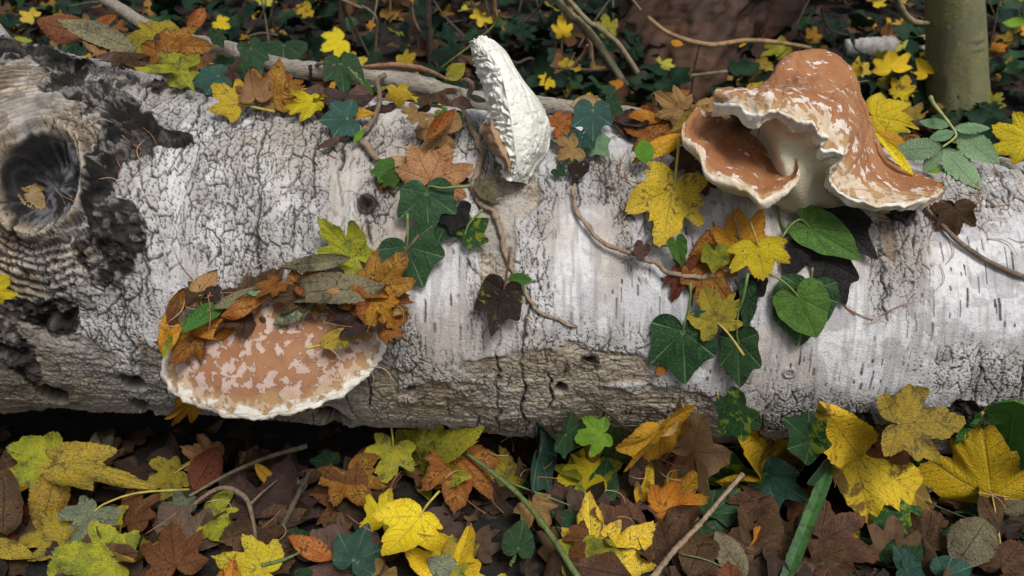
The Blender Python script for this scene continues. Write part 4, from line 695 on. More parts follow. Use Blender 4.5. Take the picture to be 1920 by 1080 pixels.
# ------------------------------------------------------------------ fallen leaves on the log, one by one
FL = [ # label, kind, colour, stalk end, tip, surface, lean, options
 ('dark red-brown leaf at the far left end of the log crest', 'oval', 'red', (170, 58), (70, 40), 'V.0', .5, dict(wf=1.3, curl=.5)),
 ('long dark grey-green leaf lying against the blackened bark at the crest', 'lance', 'gry', (258, 96), (110, 55), 'V-.01', .35, dict(wf=1.0)),
 ('narrow orange-edged brown leaf rolled up beside the grey branch', 'lance', 'orb', (170, 55), (222, 30), 'V.03', .5, dict(wf=1.2, fold=.5)),
 ('dark rust leaf standing on edge in the crest pile', 'maple', 'orb', (318, 100), (262, 80), 'V.02', .6, dict(curl=.5)),
 ('spotted tawny leaf lying behind the yellow curled leaf on the crest', 'maple', 'ylo', (308, 70), (212, 66), 'V.05', .3, dict(wf=.7)),
 ('brown-spotted tan maple leaf at the top of the crest pile', 'maple', 'orb', (322, 88), (404, 84), 'V.03', .5, dict(wf=.8)),
 ('narrow rust leaf standing upright behind the crest pile', 'oval', 'orb', (352, 62), (386, 12), 'V.05', .9, dict(wf=.9, curl=.5)),
 ('yellow-green lobed leaf curled over the cracked bark', 'field', 'yelg', (352, 132), (262, 138), 'L', .6, dict(lift=.012, wf=.60, bend=.8, curl=.6)),
 ('drooping yellow leaf edge next to the blue-green ivy leaf', 'lance', 'yelg', (338, 128), (366, 174), 'L', .6, dict(lift=.01, wf=.8, fold=.4)),
 ('blue-green ivy leaf lying loose beside a yellow heart-shaped leaf', 'ivy', 'ivb', (410, 142), (352, 150), 'L', .6, dict(lift=.012, wf=.75, curl=.1, crumple=.01)),
 ('yellow leaf of two lobes with brown specks lying on cracked bark', 'field', 'yels', (446, 196), (398, 160), 'L', .6, dict(lift=.012, wf=.9, curl=.15, stalk=[(470, 202), (516, 214)])),
 ('tan dry leaf curled beneath the grey branch', 'maple', 'tan', (478, 182), (468, 140), 'L', .5, dict(lift=.02, curl=.6)),
 ('rust orange leaf with upright lobe below the grey branch', 'maple', 'orb', (510, 186), (522, 118), 'L', .75, dict(lift=.014, curl=.5, wf=.95)),
 ('rust brown leaf half hidden under the branch', 'maple', 'orb', (535, 178), (575, 150), 'L', .6, dict(lift=.016, curl=.4, wf=.8)),
 ('yellow leaf with curled edges on the crest below the branch', 'field', 'yel', (586, 190), (532, 208), 'L', .6, dict(lift=.012, curl=.7, wf=.6)),
 ('small yellow leaf strip folded next to purple-brown leaves', 'lance', 'yel', (562, 170), (616, 184), 'L', .6, dict(lift=.016, curl=.5, fold=.5, wf=1.3)),
 ('little tan leaf scrap on the bark edge', 'maple', 'tan', (505, 196), (500, 212), 'L', .5, dict(lift=.008, curl=.5)),
 ('dark purple-brown leaf under the hanging ivy leaf', 'oval', 'dkb', (585, 178), (690, 184), 'L', .5, dict(lift=.02, wf=.9, curl=.5)),
 ('second purple-brown leaf pressed against the branch', 'oval', 'pnk', (610, 162), (560, 176), 'L', .6, dict(lift=.022, wf=1.0, curl=.5)),
 ('mauve brown leaf beneath the branch right of the hanging ivy', 'oval', 'dkb', (640, 190), (705, 172), 'L', .5, dict(lift=.02, wf=.9, curl=.5)),
 ('small orange leaf folded on the bark by the side twig', 'oval', 'org', (652, 212), (702, 212), 'L', .6, dict(lift=.012, wf=.9, fold=.5, curl=.5)),
 ('pale yellow serrated leaf tucked under the branch', 'field', 'yels', (745, 168), (748, 203), 'V.0', .7, dict(wf=.95, curl=.1)),
 ('tan curled maple leaf behind the large pale one', 'maple', 'tan', (838, 252), (760, 232), 'L', .6, dict(lift=.016, wf=.9, curl=.5)),
 ('rounded golden tan leaf lobe near the log crest', 'field', 'tan', (782, 212), (764, 236), 'L', .6, dict(lift=.026, wf=1.1, curl=.3)),
 ('rust leaf edge standing like a horn beside small ivy', 'lance', 'orb', (800, 262), (854, 204), 'L', .7, dict(lift=.022, wf=1.1, fold=.6)),
 ('large pale tan maple leaf spread on the bark left of the vine', 'maple', 'tan', (806, 338), (840, 256), 'L', .5, dict(lift=.014, wf=1.02, curl=.25, pleat=.07, stalk=[(803, 350), (797, 368)])),
 ('narrow pale leaf between ivy sprig and large tan leaf', 'oval', 'pal', (722, 298), (772, 308), 'L', .5, dict(lift=.008, wf=1.0, curl=.4)),
 ('rust leaf scrap under the small ivy sprig', 'maple', 'orb', (722, 342), (700, 346), 'L', .4, dict(lift=.004)),
 ('thin dry brown leaf on bark below the blue-green ivy', 'lance', 'pnk', (640, 254), (594, 284), 'L', .4, dict(lift=.006, curl=.5)),
 ('small reddish tan leaf at the crest left of the bleached fungus', 'oval', 'pnk', (846, 188), (888, 204), 'L', .7, dict(lift=.026, wf=1.1, curl=.3)),
 ('tiny yellow-green leaf above the small ivy', 'field', 'lim', (830, 222), (832, 200), 'L', .6, dict(lift=.022, wf=.9)),
 ('yellow-green oval leaf standing behind the branch by the bleached fungus', 'round', 'yelg', (838, 148), (872, 118), 'V.09', .8, dict(wf=1.0, curl=.3)),
 ('pale grey-green leaf folded against the base of the bleached fungus', 'oval', 'ggr', (878, 178), (915, 190), 'V.0', .6, dict(wf=.7)),
 ('dark brown leaves pad below the big tan leaf', 'maple', 'brn', (838, 330), (860, 370), 'L', .3, dict(lift=.004, curl=.4)),
 ('brown crumpled leaf behind the big dark ivy leaf', 'maple', 'brn', (800, 372), (838, 352), 'L', .3, dict(lift=.006, curl=.5)),
 ('yellow-green maple leaf with a torn lobe on the bark above the shelf fungus', 'field', 'yelg', (668, 482), (598, 408), 'L', .25, dict(lift=.006, wf=.55, curl=.35, bend=.5)),
 ('yellow-green lower lobe of a leaf wedged behind the olive leaves', 'oval', 'yelg', (612, 476), (688, 452), 'L', .25, dict(lift=.006, wf=1.1)),
 ('slender grey-brown leaf lying highest on the shelf pile', 'lance', 'gry', (658, 484), (518, 502), 'L', .45, dict(lift=.024, wf=.75, fold=.2)),
 ('broad olive-grey leaf arching over the shelf fungus pile', 'oval', 'gry', (724, 540), (514, 546), 'A', .35, dict(lift=.038, wf=.62, curl=.35, bend=-.6)),
 ('long rust oak-like leaf lobe pointing up beside the dark ivy', 'maple', 'orb', (702, 540), (768, 468), 'L', .45, dict(lift=.026, wf=.75, curl=.4, stalk=[(735, 505), (786, 440)])),
 ('orange-brown leaf with blotched tip at the right end of the pile', 'maple', 'orb', (688, 556), (792, 552), 'A', .35, dict(lift=.030, wf=.70, curl=.5)),
 ('golden rust ragged leaf drooping off the right end of the pile', 'maple', 'org', (700, 562), (742, 616), 'A', .5, dict(lift=.022, wf=.8, curl=.5)),
 ('dark purple crumpled leaf in the middle of the pile', 'maple', 'dkb', (700, 580), (602, 592), 'A', .35, dict(lift=.018, wf=.75, curl=.6, crumple=.06)),
 ('dark brown folded leaf under the olive leaf of the pile', 'oval', 'dkb', (640, 560), (716, 548), 'A', .3, dict(lift=.022, wf=.9, curl=.5)),
 ('small rust leaf at the right edge of the shelf cap', 'oval', 'orb', (665, 606), (722, 618), 'A', .4, dict(lift=.010, wf=.9, curl=.5)),
 ('mustard serrated leaf with a long stalk lying on the cap', 'oval', 'ylo', (598, 648), (676, 616), 'A', .45, dict(lift=.012, wf=.95, curl=.25, stalk=[(575, 655)])),
 ('grey-green serrated leaf draped on the cap', 'oval', 'ggr', (594, 556), (506, 606), 'A', .45, dict(lift=.024, wf=.80, curl=.25)),
 ('pale teal narrow leaf between green and grey leaves of the pile', 'lance', 'pgr', (462, 548), (530, 562), 'A', .4, dict(lift=.022, wf=.8, fold=.3)),
 ('dark green leaf arching on the left of the pile', 'lance', 'grn', (340, 622), (436, 545), 'A', .5, dict(lift=.026, wf=1.0, fold=.25, bend=-.8)),
 ('dark olive leaf behind the green one on the pile', 'lance', 'gry', (400, 578), (502, 536), 'A', .4, dict(lift=.024, wf=.9, fold=.2)),
 ('rust brown leaf propped upright at the left of the pile', 'oval', 'tan', (350, 575), (408, 506), 'A', .8, dict(lift=.018, wf=1.0, curl=.3)),
 ('orange leaf rolled into a trough along the left rim of the shelf', 'oval', 'org', (306, 668), (338, 544), 'A', .8, dict(lift=.008, wf=.62, fold=.9)),
 ('dark red leaf hollow above the orange rolled leaf', 'oval', 'red', (318, 610), (345, 540), 'A', .8, dict(lift=.016, wf=.9, curl=.4)),
 ('golden leaf lying flat on the cap under the green leaf', 'oval', 'org', (358, 626), (484, 584), 'A', .35, dict(lift=.014, wf=.75, curl=.5)),
 ('brown-orange leaf in the pile between green and grey leaves', 'oval', 'orb', (415, 596), (505, 566), 'A', .35, dict(lift=.020, wf=.8, curl=.5)),
 ('brown maple leaf tucked behind the top of the shelf pile', 'maple', 'orb', (560, 560), (640, 548), 'A', .3, dict(lift=.014, wf=.9, curl=.4)),
 ('second brown leaf tucked behind the pile', 'maple', 'brn', (470, 570), (560, 556), 'A', .3, dict(lift=.010, wf=.9, curl=.4)),
 ('small yellow ragged leaf at the left rim of the shelf', 'lance', 'yelg', (305, 672), (322, 622), 'A', .7, dict(lift=.012, wf=.9, curl=.6)),
 ('orange leaf dangling below the shelf fungus from the log foot', 'maple', 'org', (360, 752), (320, 806), 'L', .4, dict(lift=.020, wf=.5, fold=.4, curl=.5)),
 # right of the bleached fungus
 ('rust red leaf cupped beside the bleached fungus', 'maple', 'orb', (1042, 238), (1082, 214), 'L', .6, dict(lift=.020, curl=.6)),
 ('pale tan serrated leaf standing at the crest', 'oval', 'pal', (1068, 198), (1140, 196), 'V.02', .7, dict(wf=.95, curl=.3)),
 ('yellow leaf tip peeping over the pale tan leaf', 'field', 'yel', (1106, 192), (1106, 168), 'V.04', .8, dict(wf=.8)),
 ('small tan lobed leaf on the bark right of the bleached fungus', 'field', 'tan', (1078, 278), (1042, 296), 'L', .5, dict(lift=.010, curl=.5)),
 ('amber oval leaf lying on the crest', 'oval', 'org', (1252, 214), (1176, 218), 'L', .55, dict(lift=.024, wf=.8, curl=.3)),
 ('tawny curled leaf beside the amber leaf', 'maple', 'tan', (1278, 205), (1232, 180), 'V-.02', .7, dict(wf=.9, curl=.7)),
 ('brown pointed leaf tip curling up near the grey branch', 'lance', 'orb', (1240, 196), (1298, 166), 'V.0', .7, dict(wf=1.3, curl=.5)),
 ('rust brown leaf pad beneath the amber leaf', 'maple', 'orb', (1240, 252), (1170, 240), 'L', .5, dict(lift=.014, curl=.5)),
 ('orange-brown leaf lying left of the folded fungus', 'maple', 'orb', (1268, 248), (1230, 232), 'L', .5, dict(lift=.018, curl=.5, wf=1.1)),
 ('tan leaf pressed against the folded fungus', 'maple', 'tan', (1300, 236), (1268, 208), 'L', .5, dict(lift=.02, curl=.5)),
 ('long narrow yellow leaf leaning on the folded fungus', 'lance', 'ylo', (1330, 196), (1252, 256), 'L', .6, dict(lift=.026, wf=.7, fold=.3)),
 ('bright green oval leaf on the bark edge', 'oval', 'lim', (1204, 262), (1213, 309), 'L', .6, dict(lift=.020, wf=1.5, curl=.1, crumple=.01)),
 ('orange oval leaf stretched under the bright green leaf', 'oval', 'org', (1286, 252), (1184, 308), 'L', .55, dict(lift=.010, wf=.62, curl=.3)),
 ('dark brown leaf under the folded fungus lip', 'maple', 'brn', (1300, 300), (1250, 318), 'L', .3, dict(lift=.006, curl=.4)),
 ('red-brown oak scrap on the bark under the folded fungus', 'maple', 'red', (1316, 336), (1322, 366), 'L', .3, dict(lift=.006, curl=.4)),
 ('bright yellow speckled three-lobed leaf flat on the white bark', 'field', 'yels', (1264, 352), (1236, 462), 'L', .30, dict(lift=.008, wf=.84, curl=.12, stalk=[(1266, 330), (1272, 268)])),
 ('orange-amber leaf lying above the yellow star-shaped one', 'maple', 'org', (1392, 462), (1368, 380), 'L', .35, dict(lift=.016, wf=.92, curl=.35, stalk=[(1385, 440), (1376, 410)])),
 ('bright yellow star-shaped leaf held out from the bark', 'maple', 'yel', (1422, 462), (1432, 520), 'L', .15, dict(lift=.028, wf=1.38, curl=.2, pleat=.03, stalk=[(1415, 445), (1404, 418)])),
 ('rust brown leaf strip beneath the ivy loop', 'oval', 'orb', (1330, 430), (1298, 560), 'L', .2, dict(lift=.007, wf=.75, curl=.4)),
 ('rust maple leaf under the looping vine', 'maple', 'orb', (1318, 500), (1365, 565), 'L', .2, dict(lift=.006, wf=.9, curl=.4)),
 ('brown dry leaf hanging left of the looping vine', 'maple', 'red', (1285, 495), (1262, 566), 'L', .25, dict(lift=.006, wf=.5, curl=.5)),
 ('tan-yellow small leaf with five lobes below the looping vine', 'field', 'ylo', (1346, 606), (1318, 540), 'L', .35, dict(lift=.014, wf=.92, curl=.2, stalk=[(1365, 625), (1392, 664)])),
 ('tiny amber leaf stub next to the lowest ivy leaf', 'oval', 'org', (1230, 702), (1252, 686), 'L', .3, dict(lift=.006, wf=1.3)),
 ('brown oak-like leaf on grey bark right of the folded fungus', 'maple', 'brn', (1790, 390), (1800, 448), 'L', .35, dict(lift=.010, wf=.85, curl=.5)),
 ('reddish brown leaf under the right wing of the folded fungus', 'maple', 'red', (1760, 396), (1800, 384), 'L', .35, dict(lift=.008, wf=.8, curl=.5)),
 ('yellow leaf sticking out below the folded fungus', 'oval', 'yel', (1640, 378), (1672, 398), 'L', .4, dict(lift=.010, wf=1.0)),
 ('golden yellow broad leaf behind the right side of the folded fungus', 'maple', 'yel', (1640, 218), (1730, 236), 'V.03', .45, dict(wf=.8, curl=.3)),
 ('long yellow leaf standing along the folded fungus flank', 'lance', 'yel', (1712, 330), (1640, 250), 'V-.06', .7, dict(wf=.62, fold=.3)),
 ('amber leaf under the pale green compound leaf', 'oval', 'org', (1640, 250), (1700, 272), 'V-.01', .4, dict(wf=1.1)),
 ('yellow curled leaf on the crest at the right edge', 'maple', 'yel', (1925, 262), (1856, 232), 'V.0', .6, dict(wf=.9, curl=.6)),
 ('yellow leaf scrap on the blackened bark at the left frame edge', 'field', 'yel', (-12, 545), (18, 515), 'L', .4, dict(lift=.016, wf=1.0)),
 ('small tan leaf curled in the hollow knot', 'oval', 'tan', (48, 358), (94, 354), 'L', .4, dict(lift=.0, wf=1.0, curl=.6)),
 ('pale dry leaf lying in the mouth of the hollow knot', 'heart', 'pal', (58, 366), (84, 398), 'L', .4, dict(lift=.004, wf=.9, curl=.4)),
]
rngL = random.Random(23)
for (lab, kind, mk, b, t, sf, f, kw) in FL:
    kw = dict(kw); kw.setdefault('bend', rngL.uniform(-.5, .4)); kw.setdefault('cup', rngL.uniform(-.3, .2)); kw.setdefault('crumple', .04); leaf_px(lab, kind, mk, b, t, sf, f, **kw)

# the pale green compound leaf on the crest at the right
cl = link('compound_leaf', None, loc=on_y(1768, 272, -.03), label='pale green compound leaf with seven toothed leaflets lying on the log', cat='leaf')
stick('leaf_stalk', None, None, VY([(1745, 182, .02), (1752, 196, .0), (1775, 225, -.02), (1792, 250, -.03), (1786, 262, -.035), (1766, 276, -.04)]), [.0022, .0016, .0013, .0012, .001], stalk_mat('stalk_pale', (.30, .36, .14)), 30, 7, .05, parent=cl)
for b, t, sf, w in [((1768, 274), (1668, 284), 'V-.04', .95), ((1792, 250), (1874, 306), 'V-.035', 1.05), ((1768, 278), (1842, 356), 'V-.05', .95), ((1766, 280), (1730, 322), 'V-.05', 1.0), ((1790, 248), (1740, 262), 'V-.03', .95), ((1788, 240), (1858, 240), 'V-.01', .7), ((1780, 236), (1722, 228), 'V-.005', .8)]:
    leaf_px(None, 'oval', 'pgr', b, t, sf, .55, name='leaflet', parent=cl, wf=w, tooth=.10, curl=.15, crumple=.015)
link_l = leaf_px('small bright green leaf half hidden under the compound leaf', 'oval', 'lim', (1765, 322), (1735, 312), 'L', .5, lift=.01, wf=1.2)

for i, (X, Y, l) in enumerate([(360, 560, .020), (420, 580, .016), (470, 560, .024), (530, 556, .030), (600, 560, .030), (650, 570, .022), (690, 590, .016), (720, 575, .022), (340, 590, .016), (560, 545, .034), (640, 540, .034), (500, 548, .030), (690, 548, .030), (395, 560, .022), (740, 600, .012), (330, 640, .008)]):
    rr_ = random.Random(60+i); a = rr_.uniform(0, 6.28); L_ = rr_.uniform(60, 95); kind, mk, w = rr_.choice((('maple', 'orb', 'rusty maple-shaped'), ('oval', 'orb', 'rusty oval'), ('maple', 'brn', 'brown maple-shaped'), ('oval', 'tan', 'tan oval'), ('maple', 'dkb', 'dark maple-shaped'), ('oval', 'gry', 'olive oval')))
    leaf_px(w+' dry leaf bedded in the heap on the shelf fungus', kind, mk, (X-L_*.5*math.cos(a), Y-L_*.22*math.sin(a)), (X+L_*.5*math.cos(a), Y+L_*.22*math.sin(a)), 'A', rr_.uniform(.1, .6), lift=l, wf=rr_.uniform(.7, 1), curl=.7, crumple=.07, bend=rr_.uniform(-1.2, .8), group=w+' leaves bedded on the shelf fungus')

# the bed of dull leaves along the crest, under the picked-out ones
rngC = random.Random(41)
for (xa, xb, n_) in ((-.44, -.08, 19), (.05, .20, 9), (.42, .60, 4)):
    for i in range(n_):
        x = rngC.uniform(xa, xb); th = R_(rngC.uniform(84, 116)); r = log_R(x)+rngC.uniform(.004, .016); P0 = np.array([x, -r*math.cos(th), log_Z(x)+r*math.sin(th)]); n0 = log_n(P0)
        n1_ = nrm(n0+np.array([rngC.gauss(0, .3), rngC.gauss(-.2, .3), rngC.gauss(0, .2)])); a = rngC.uniform(0, 6.283); d = np.array([math.cos(a), math.sin(a)*.6, math.sin(a)*.3]); d -= n1_*np.dot(d, n1_); kind, mk, w = rngC.choice((('maple', 'brn', 'plain brown maple-shaped'), ('maple', 'orb', 'rusty maple-shaped'), ('oval', 'brn', 'plain brown oval'), ('oval', 'dkb', 'dark brown oval'), ('maple', 'tan', 'tan maple-shaped'), ('oval', 'pnk', 'mauve-brown oval'), ('maple', 'red', 'red-brown maple-shaped')))
        o = put_leaf('fallen_leaf', kind, mk, P0, P0+nrm(d)*rngC.uniform(.028, .046), n1_, wf=rngC.uniform(.8, 1.05), res=1, curl=.5, crumple=.06, bend=rngC.uniform(-1, 1)); o['label'] = w+' dead leaf in the leaf bed along the log crest'; o['category'] = 'leaf'; o['group'] = w+' leaves bedded along the log crest'
# ------------------------------------------------------------------ leaf litter before the log, one by one
FG = [
 ('broad mustard-yellow leaf with wide lobes at the dark gap under the log', 'field3', 'ylo', (106, 868), (276, 916), .55, dict(wf=.50, lift=.030, curl=.25, seed=11)),
 ('long golden leaf lobe hanging down beside grey-green leaf', 'oval', 'ylo', (110, 868), (70, 1000), .75, dict(wf=1.05, lift=.020, curl=.25)),
 ('olive yellow lobed leaf cut by the left frame edge', 'field', 'yelg', (92, 870), (-20, 905), .6, dict(wf=.9, lift=.026, curl=.25)),
 ('small yellow leaf with a square tip standing in the gap under the log', 'field', 'ylo', (62, 862), (92, 822), .8, dict(wf=.6, lift=.02, curl=.4)),
 ('grey-green leaf with a silvery sheen and yellow lobes', 'field', 'ggr', (178, 958), (135, 1020), .6, dict(wf=1.0, lift=.018, curl=.15, stalk=[(200, 945), (260, 928), (355, 924)])),
 ('fresh yellow-green leaf lying flat near the grey-green one', 'field', 'yelg', (214, 1054), (96, 1045), .6, dict(wf=.85, lift=.020, curl=.2)),
 ('small yellow leaf strip below the golden lobe', 'field', 'ylo', (120, 1010), (30, 1000), .5, dict(wf=.7, lift=.010, curl=.3)),
 ('mustard leaf folded at the bottom left frame edge', 'oval', 'ylo', (-20, 1010), (62, 1040), .5, dict(wf=.9, lift=.012, curl=.4)),
 ('little dull yellow leaves cluster piece under the log', 'oval', 'gry', (172, 862), (180, 812), .8, dict(wf=.9, lift=.012, curl=.5)),
 ('olive curled leaf in the dark gap under the log', 'oval', 'ggr', (185, 858), (212, 814), .8, dict(wf=1.0, lift=.010, curl=.5)),
 ('speckled yellow leaf with folded tip beside the red-brown leaf', 'field', 'ylo', (328, 886), (268, 912), .55, dict(wf=.9, lift=.014, curl=.3, stalk=[(355, 872), (382, 864)])),
 ('mottled tan leaf with frilled edge in the gap below the shelf fungus', 'maple', 'tan', (395, 858), (332, 838), .7, dict(wf=.8, lift=.024, curl=.5)),
 ('red-brown smooth leaf standing below the mottled tan leaf', 'oval', 'red', (362, 920), (410, 838), .75, dict(wf=1.3, lift=.008, curl=.2)),
 ('dull brown maple leaf right of the grey-green leaf', 'maple', 'pnk', (232, 985), (222, 935), .5, dict(wf=1.0, lift=.010, curl=.3)),
 ('dark grey wet leaf under the forked twig', 'maple', 'ggr', (345, 965), (290, 950), .45, dict(wf=1.0, lift=.010, curl=.2)),
 ('brown folded maple leaf below the dark grey leaf', 'maple', 'red', (330, 1062), (318, 988), .65, dict(wf=1.0, lift=.016, curl=.4)),
 ('yellow leaf with lacy brown veining at the bottom frame edge', 'maple', 'yels', (498, 1072), (402, 1052), .6, dict(wf=.92, lift=.016, curl=.2)),
 ('small orange leaf curled like a trough', 'oval', 'org', (478, 870), (525, 918), .7, dict(wf=.7, lift=.022, fold=.6)),
 ('tan leaf scrap standing beside the orange trough leaf', 'oval', 'tan', (450, 870), (460, 842), .7, dict(wf=.7, lift=.012)),
 ('crumpled pale green leaf ball below the cut stem', 'field', 'ggr', (548, 925), (550, 876), .7, dict(wf=.7, lift=.012, curl=.8, crumple=.10)),
 ('orange wedge-shaped leaf fold at the bottom', 'lance', 'orb', (625, 1048), (540, 1008), .6, dict(wf=1.5, lift=.014, fold=.5)),
 ('olive yellow leaf with a tall stalk against the log foot', 'field', 'yelg', (738, 842), (718, 906), .6, dict(wf=.95, lift=.026, curl=.2, stalk=[(735, 810), (728, 760)])),
 ('yellow-green leaf with a raised bright lobe beside the green stem', 'maple', 'yelg', (790, 868), (872, 812), .75, dict(wf=.55, lift=.018, curl=.4)),
 ('amber brown maple leaf with drooping lobes', 'maple', 'orb', (862, 858), (850, 962), .6, dict(wf=.95, lift=.016, curl=.3)),
 ('pale mustard leaf leaning on the green stem', 'maple', 'ylo', (960, 900), (890, 838), .65, dict(wf=.6, lift=.012, curl=.3)),
 ('yellow pointed leaf with dark specks on the litter', 'field3', 'yel', (788, 968), (716, 1066), .6, dict(wf=.95, lift=.030, curl=.15, stalk=[(800, 950), (824, 925)])),
 ('rust leaf behind the yellow pointed leaf', 'maple', 'orb', (655, 890), (690, 960), .5, dict(wf=1.0, lift=.012, curl=.4)),
 ('red-brown leaf left of the amber maple leaf', 'oval', 'red', (712, 930), (742, 900), .6, dict(wf=1.3, lift=.014, curl=.3)),
 ('orange-red leaf standing in the dark under the log', 'oval', 'red', (668, 880), (690, 836), .8, dict(wf=1.0, lift=.012)),
 ('grey-yellow speckled leaf with rounded end', 'round', 'ylo', (830, 1050), (912, 1005), .6, dict(wf=1.0, lift=.022, curl=.3)),
 ('dull green oval leaf at the bottom frame edge', 'round', 'ggr', (860, 1082), (800, 1050), .5, dict(wf=1.0, lift=.016, curl=.1)),
 ('yellow leaf piece below the dull green oval', 'oval', 'yelg', (840, 1085), (900, 1062), .5, dict(wf=1.0, lift=.018, curl=.2)),
 ('bright yellow upright leaf with a dark speckled patch', 'field3', 'yels', (1112, 1042), (1100, 936), .75, dict(wf=.85, lift=.012, curl=.2, seed=5, stalk=[(1122, 1065)])),
 ('yellow folded leaf with a black speckled lobe', 'field3', 'yels', (1138, 1056), (1232, 978), .7, dict(wf=.75, lift=.012, curl=.3, seed=8, stalk=[(1128, 1075)])),
 ('amber leaf with split tip hanging at the bottom frame edge', 'oval', 'org', (1140, 1082), (1080, 1070), .6, dict(wf=.9, lift=.018)),
 ('golden brown maple leaf with dark veins resting against the log foot', 'maple', 'org', (1238, 804), (1246, 874), .6, dict(wf=.85, lift=.060, curl=.1, bend=0, twist=0, cup=-.1, pleat=.07, seed=21)),
 ('dry tan maple leaf leaning on the log beside the golden one', 'maple', 'pal', (1300, 846), (1318, 772), .55, dict(wf=.66, lift=.080, seed=77, twist=0, curl=.2, bend=0, cup=0)),
 ('tan curled leaf behind the golden maple leaf', 'oval', 'tan', (1222, 812), (1270, 790), .7, dict(wf=1.2, lift=.040, curl=.4)),
 ('amber smooth leaf with a torn edge below the golden maple leaf', 'maple', 'org', (1262, 942), (1318, 880), .65, dict(wf=.75, lift=.014, curl=.3)),
 ('yellow-orange leaf folded lengthwise', 'oval', 'ydb', (1196, 948), (1222, 868), .75, dict(wf=.8, lift=.012, fold=.5)),
 ('brown wrinkled leaf strip beside the folded leaf', 'oval', 'pnk', (1190, 915), (1200, 842), .6, dict(wf=.7, lift=.014, curl=.5, crumple=.06)),
 ('mauve-brown leaf with two holes near the green ivy', 'oval', 'pnk', (1004, 918), (1006, 866), .6, dict(wf=1.1, lift=.016, curl=.3)),
 ('rust brown leaf curled at the log foot', 'maple', 'brn', (1000, 840), (1022, 806), .6, dict(wf=.9, lift=.014, curl=.6)),
 ('small orange-red leaf pointing up from the litter', 'oval', 'orb', (1104, 878), (1118, 820), .8, dict(wf=.6, lift=.022, curl=.3)),
 ('yellow leaf with rounded lobes and a dark hole', 'field', 'yel', (1110, 888), (1045, 896), .55, dict(wf=.95, lift=.020, curl=.2)),
 ('orange serrated leaf fragment under the red one', 'oval', 'org', (1078, 890), (1092, 856), .6, dict(wf=1.3, lift=.016)),
 ('tan maple leaf crossed by the green stem', 'maple', 'tan', (1000, 945), (1030, 995), .5, dict(wf=.9, lift=.010, curl=.3)),
 ('yellow curled leaf at the foot of the log by the patched ivy', 'maple', 'ydb', (1450, 872), (1420, 808), .7, dict(wf=.7, lift=.014, curl=.5)),
 ('large golden leaf with brown blotches standing against the log', 'field3', 'ydb', (1602, 844), (1732, 938), .8, dict(wf=.80, lift=.012, curl=.2, seed=31, stalk=[(1570, 850), (1530, 842), (1495, 838)])),
 ('golden upper half of a blotched leaf pointing at the bark', 'oval', 'ydb', (1612, 858), (1543, 762), .9, dict(wf=.95, lift=.030, curl=.2)),
 ('red-brown leaf behind the golden blotched one', 'maple', 'red', (1700, 838), (1640, 796), .9, dict(wf=.7, lift=.0, curl=.3)),
 ('mottled olive-yellow maple leaf propped on the dark bark', 'field', 'ylo', (1682, 794), (1796, 792), .85, dict(wf=.82, lift=.050, curl=.2, seed=33, stalk=[(1660, 793), (1632, 794)])),
 ('yellow pointed leaf part below the mottled one', 'lance', 'ylo', (1728, 826), (1752, 868), .8, dict(wf=1.0, lift=.036)),
 ('large bright yellow maple leaf standing at the right edge of the litter', 'field', 'yel', (1860, 928), (1846, 828), .85, dict(wf=1.12, lift=.034, curl=.18, seed=35, stalk=[(1866, 960), (1872, 1000), (1884, 1082)])),
 ('large dull green leaf behind the bright yellow one', 'round', 'grn', (1902, 752), (1888, 888), .85, dict(wf=.95, lift=.030, curl=.15)),
 ('brown smooth maple leaf lying flat at the bottom right', 'maple', 'brn', (1538, 1012), (1650, 1042), .5, dict(wf=.95, lift=.018, curl=.2, pleat=.03)),
 ('brown five-lobed leaf between two ivy clumps', 'maple', 'brn', (1732, 1020), (1698, 960), .5, dict(wf=.9, lift=.014, curl=.25)),
 ('olive-tan oval leaf with plain veins at the bottom right', 'round', 'gry', (1852, 972), (1790, 1062), .55, dict(wf=1.0, lift=.026, curl=.12)),
 ('olive round leaf with a yellow eye at the right frame edge', 'round', 'gry', (1876, 960), (1930, 930), .6, dict(wf=1.0, lift=.022, curl=.2)),
 ('brown maple leaf under the olive-tan leaf', 'maple', 'brn', (1880, 1060), (1920, 1000), .5, dict(wf=1.0, lift=.012, curl=.3)),
 ('smooth dark brown leaf beneath the stick', 'oval', 'brn', (1290, 1082), (1330, 985), .5, dict(wf=1.3, lift=.014, curl=.1)),
 ('grey-brown velvety leaf right of the stick', 'oval', 'gry', (1400, 1080), (1338, 1000), .5, dict(wf=1.1, lift=.016, curl=.1)),
 ('brown leaf with curled edge under the broad blade', 'maple', 'brn', (1430, 1030), (1455, 950), .5, dict(wf=1.0, lift=.012, curl=.4)),
 ('rusty mottled leaf left of the stick', 'maple', 'brn', (1260, 1042), (1285, 965), .5, dict(wf=.85, lift=.012, curl=.2)),
 ('amber leaf at the bottom frame edge under the broad blade', 'maple', 'org', (1470, 1085), (1440, 1060), .5, dict(wf=.9, lift=.016)),
 ('brown maple leaf half buried between the stick and ivy', 'maple', 'brn', (1425, 940), (1380, 985), .45, dict(wf=.9, lift=.010, curl=.3)),
 ('dark brown leaf below the bright yellow maple leaf', 'maple', 'brn', (1805, 930), (1760, 900), .45, dict(wf=1.0, lift=.014, curl=.4)),
 ('rust brown leaf beneath the bright yellow leaf', 'maple', 'orb', (1850, 945), (1778, 918), .45, dict(wf=.9, lift=.010, curl=.4)),
]
rngG = random.Random(17)
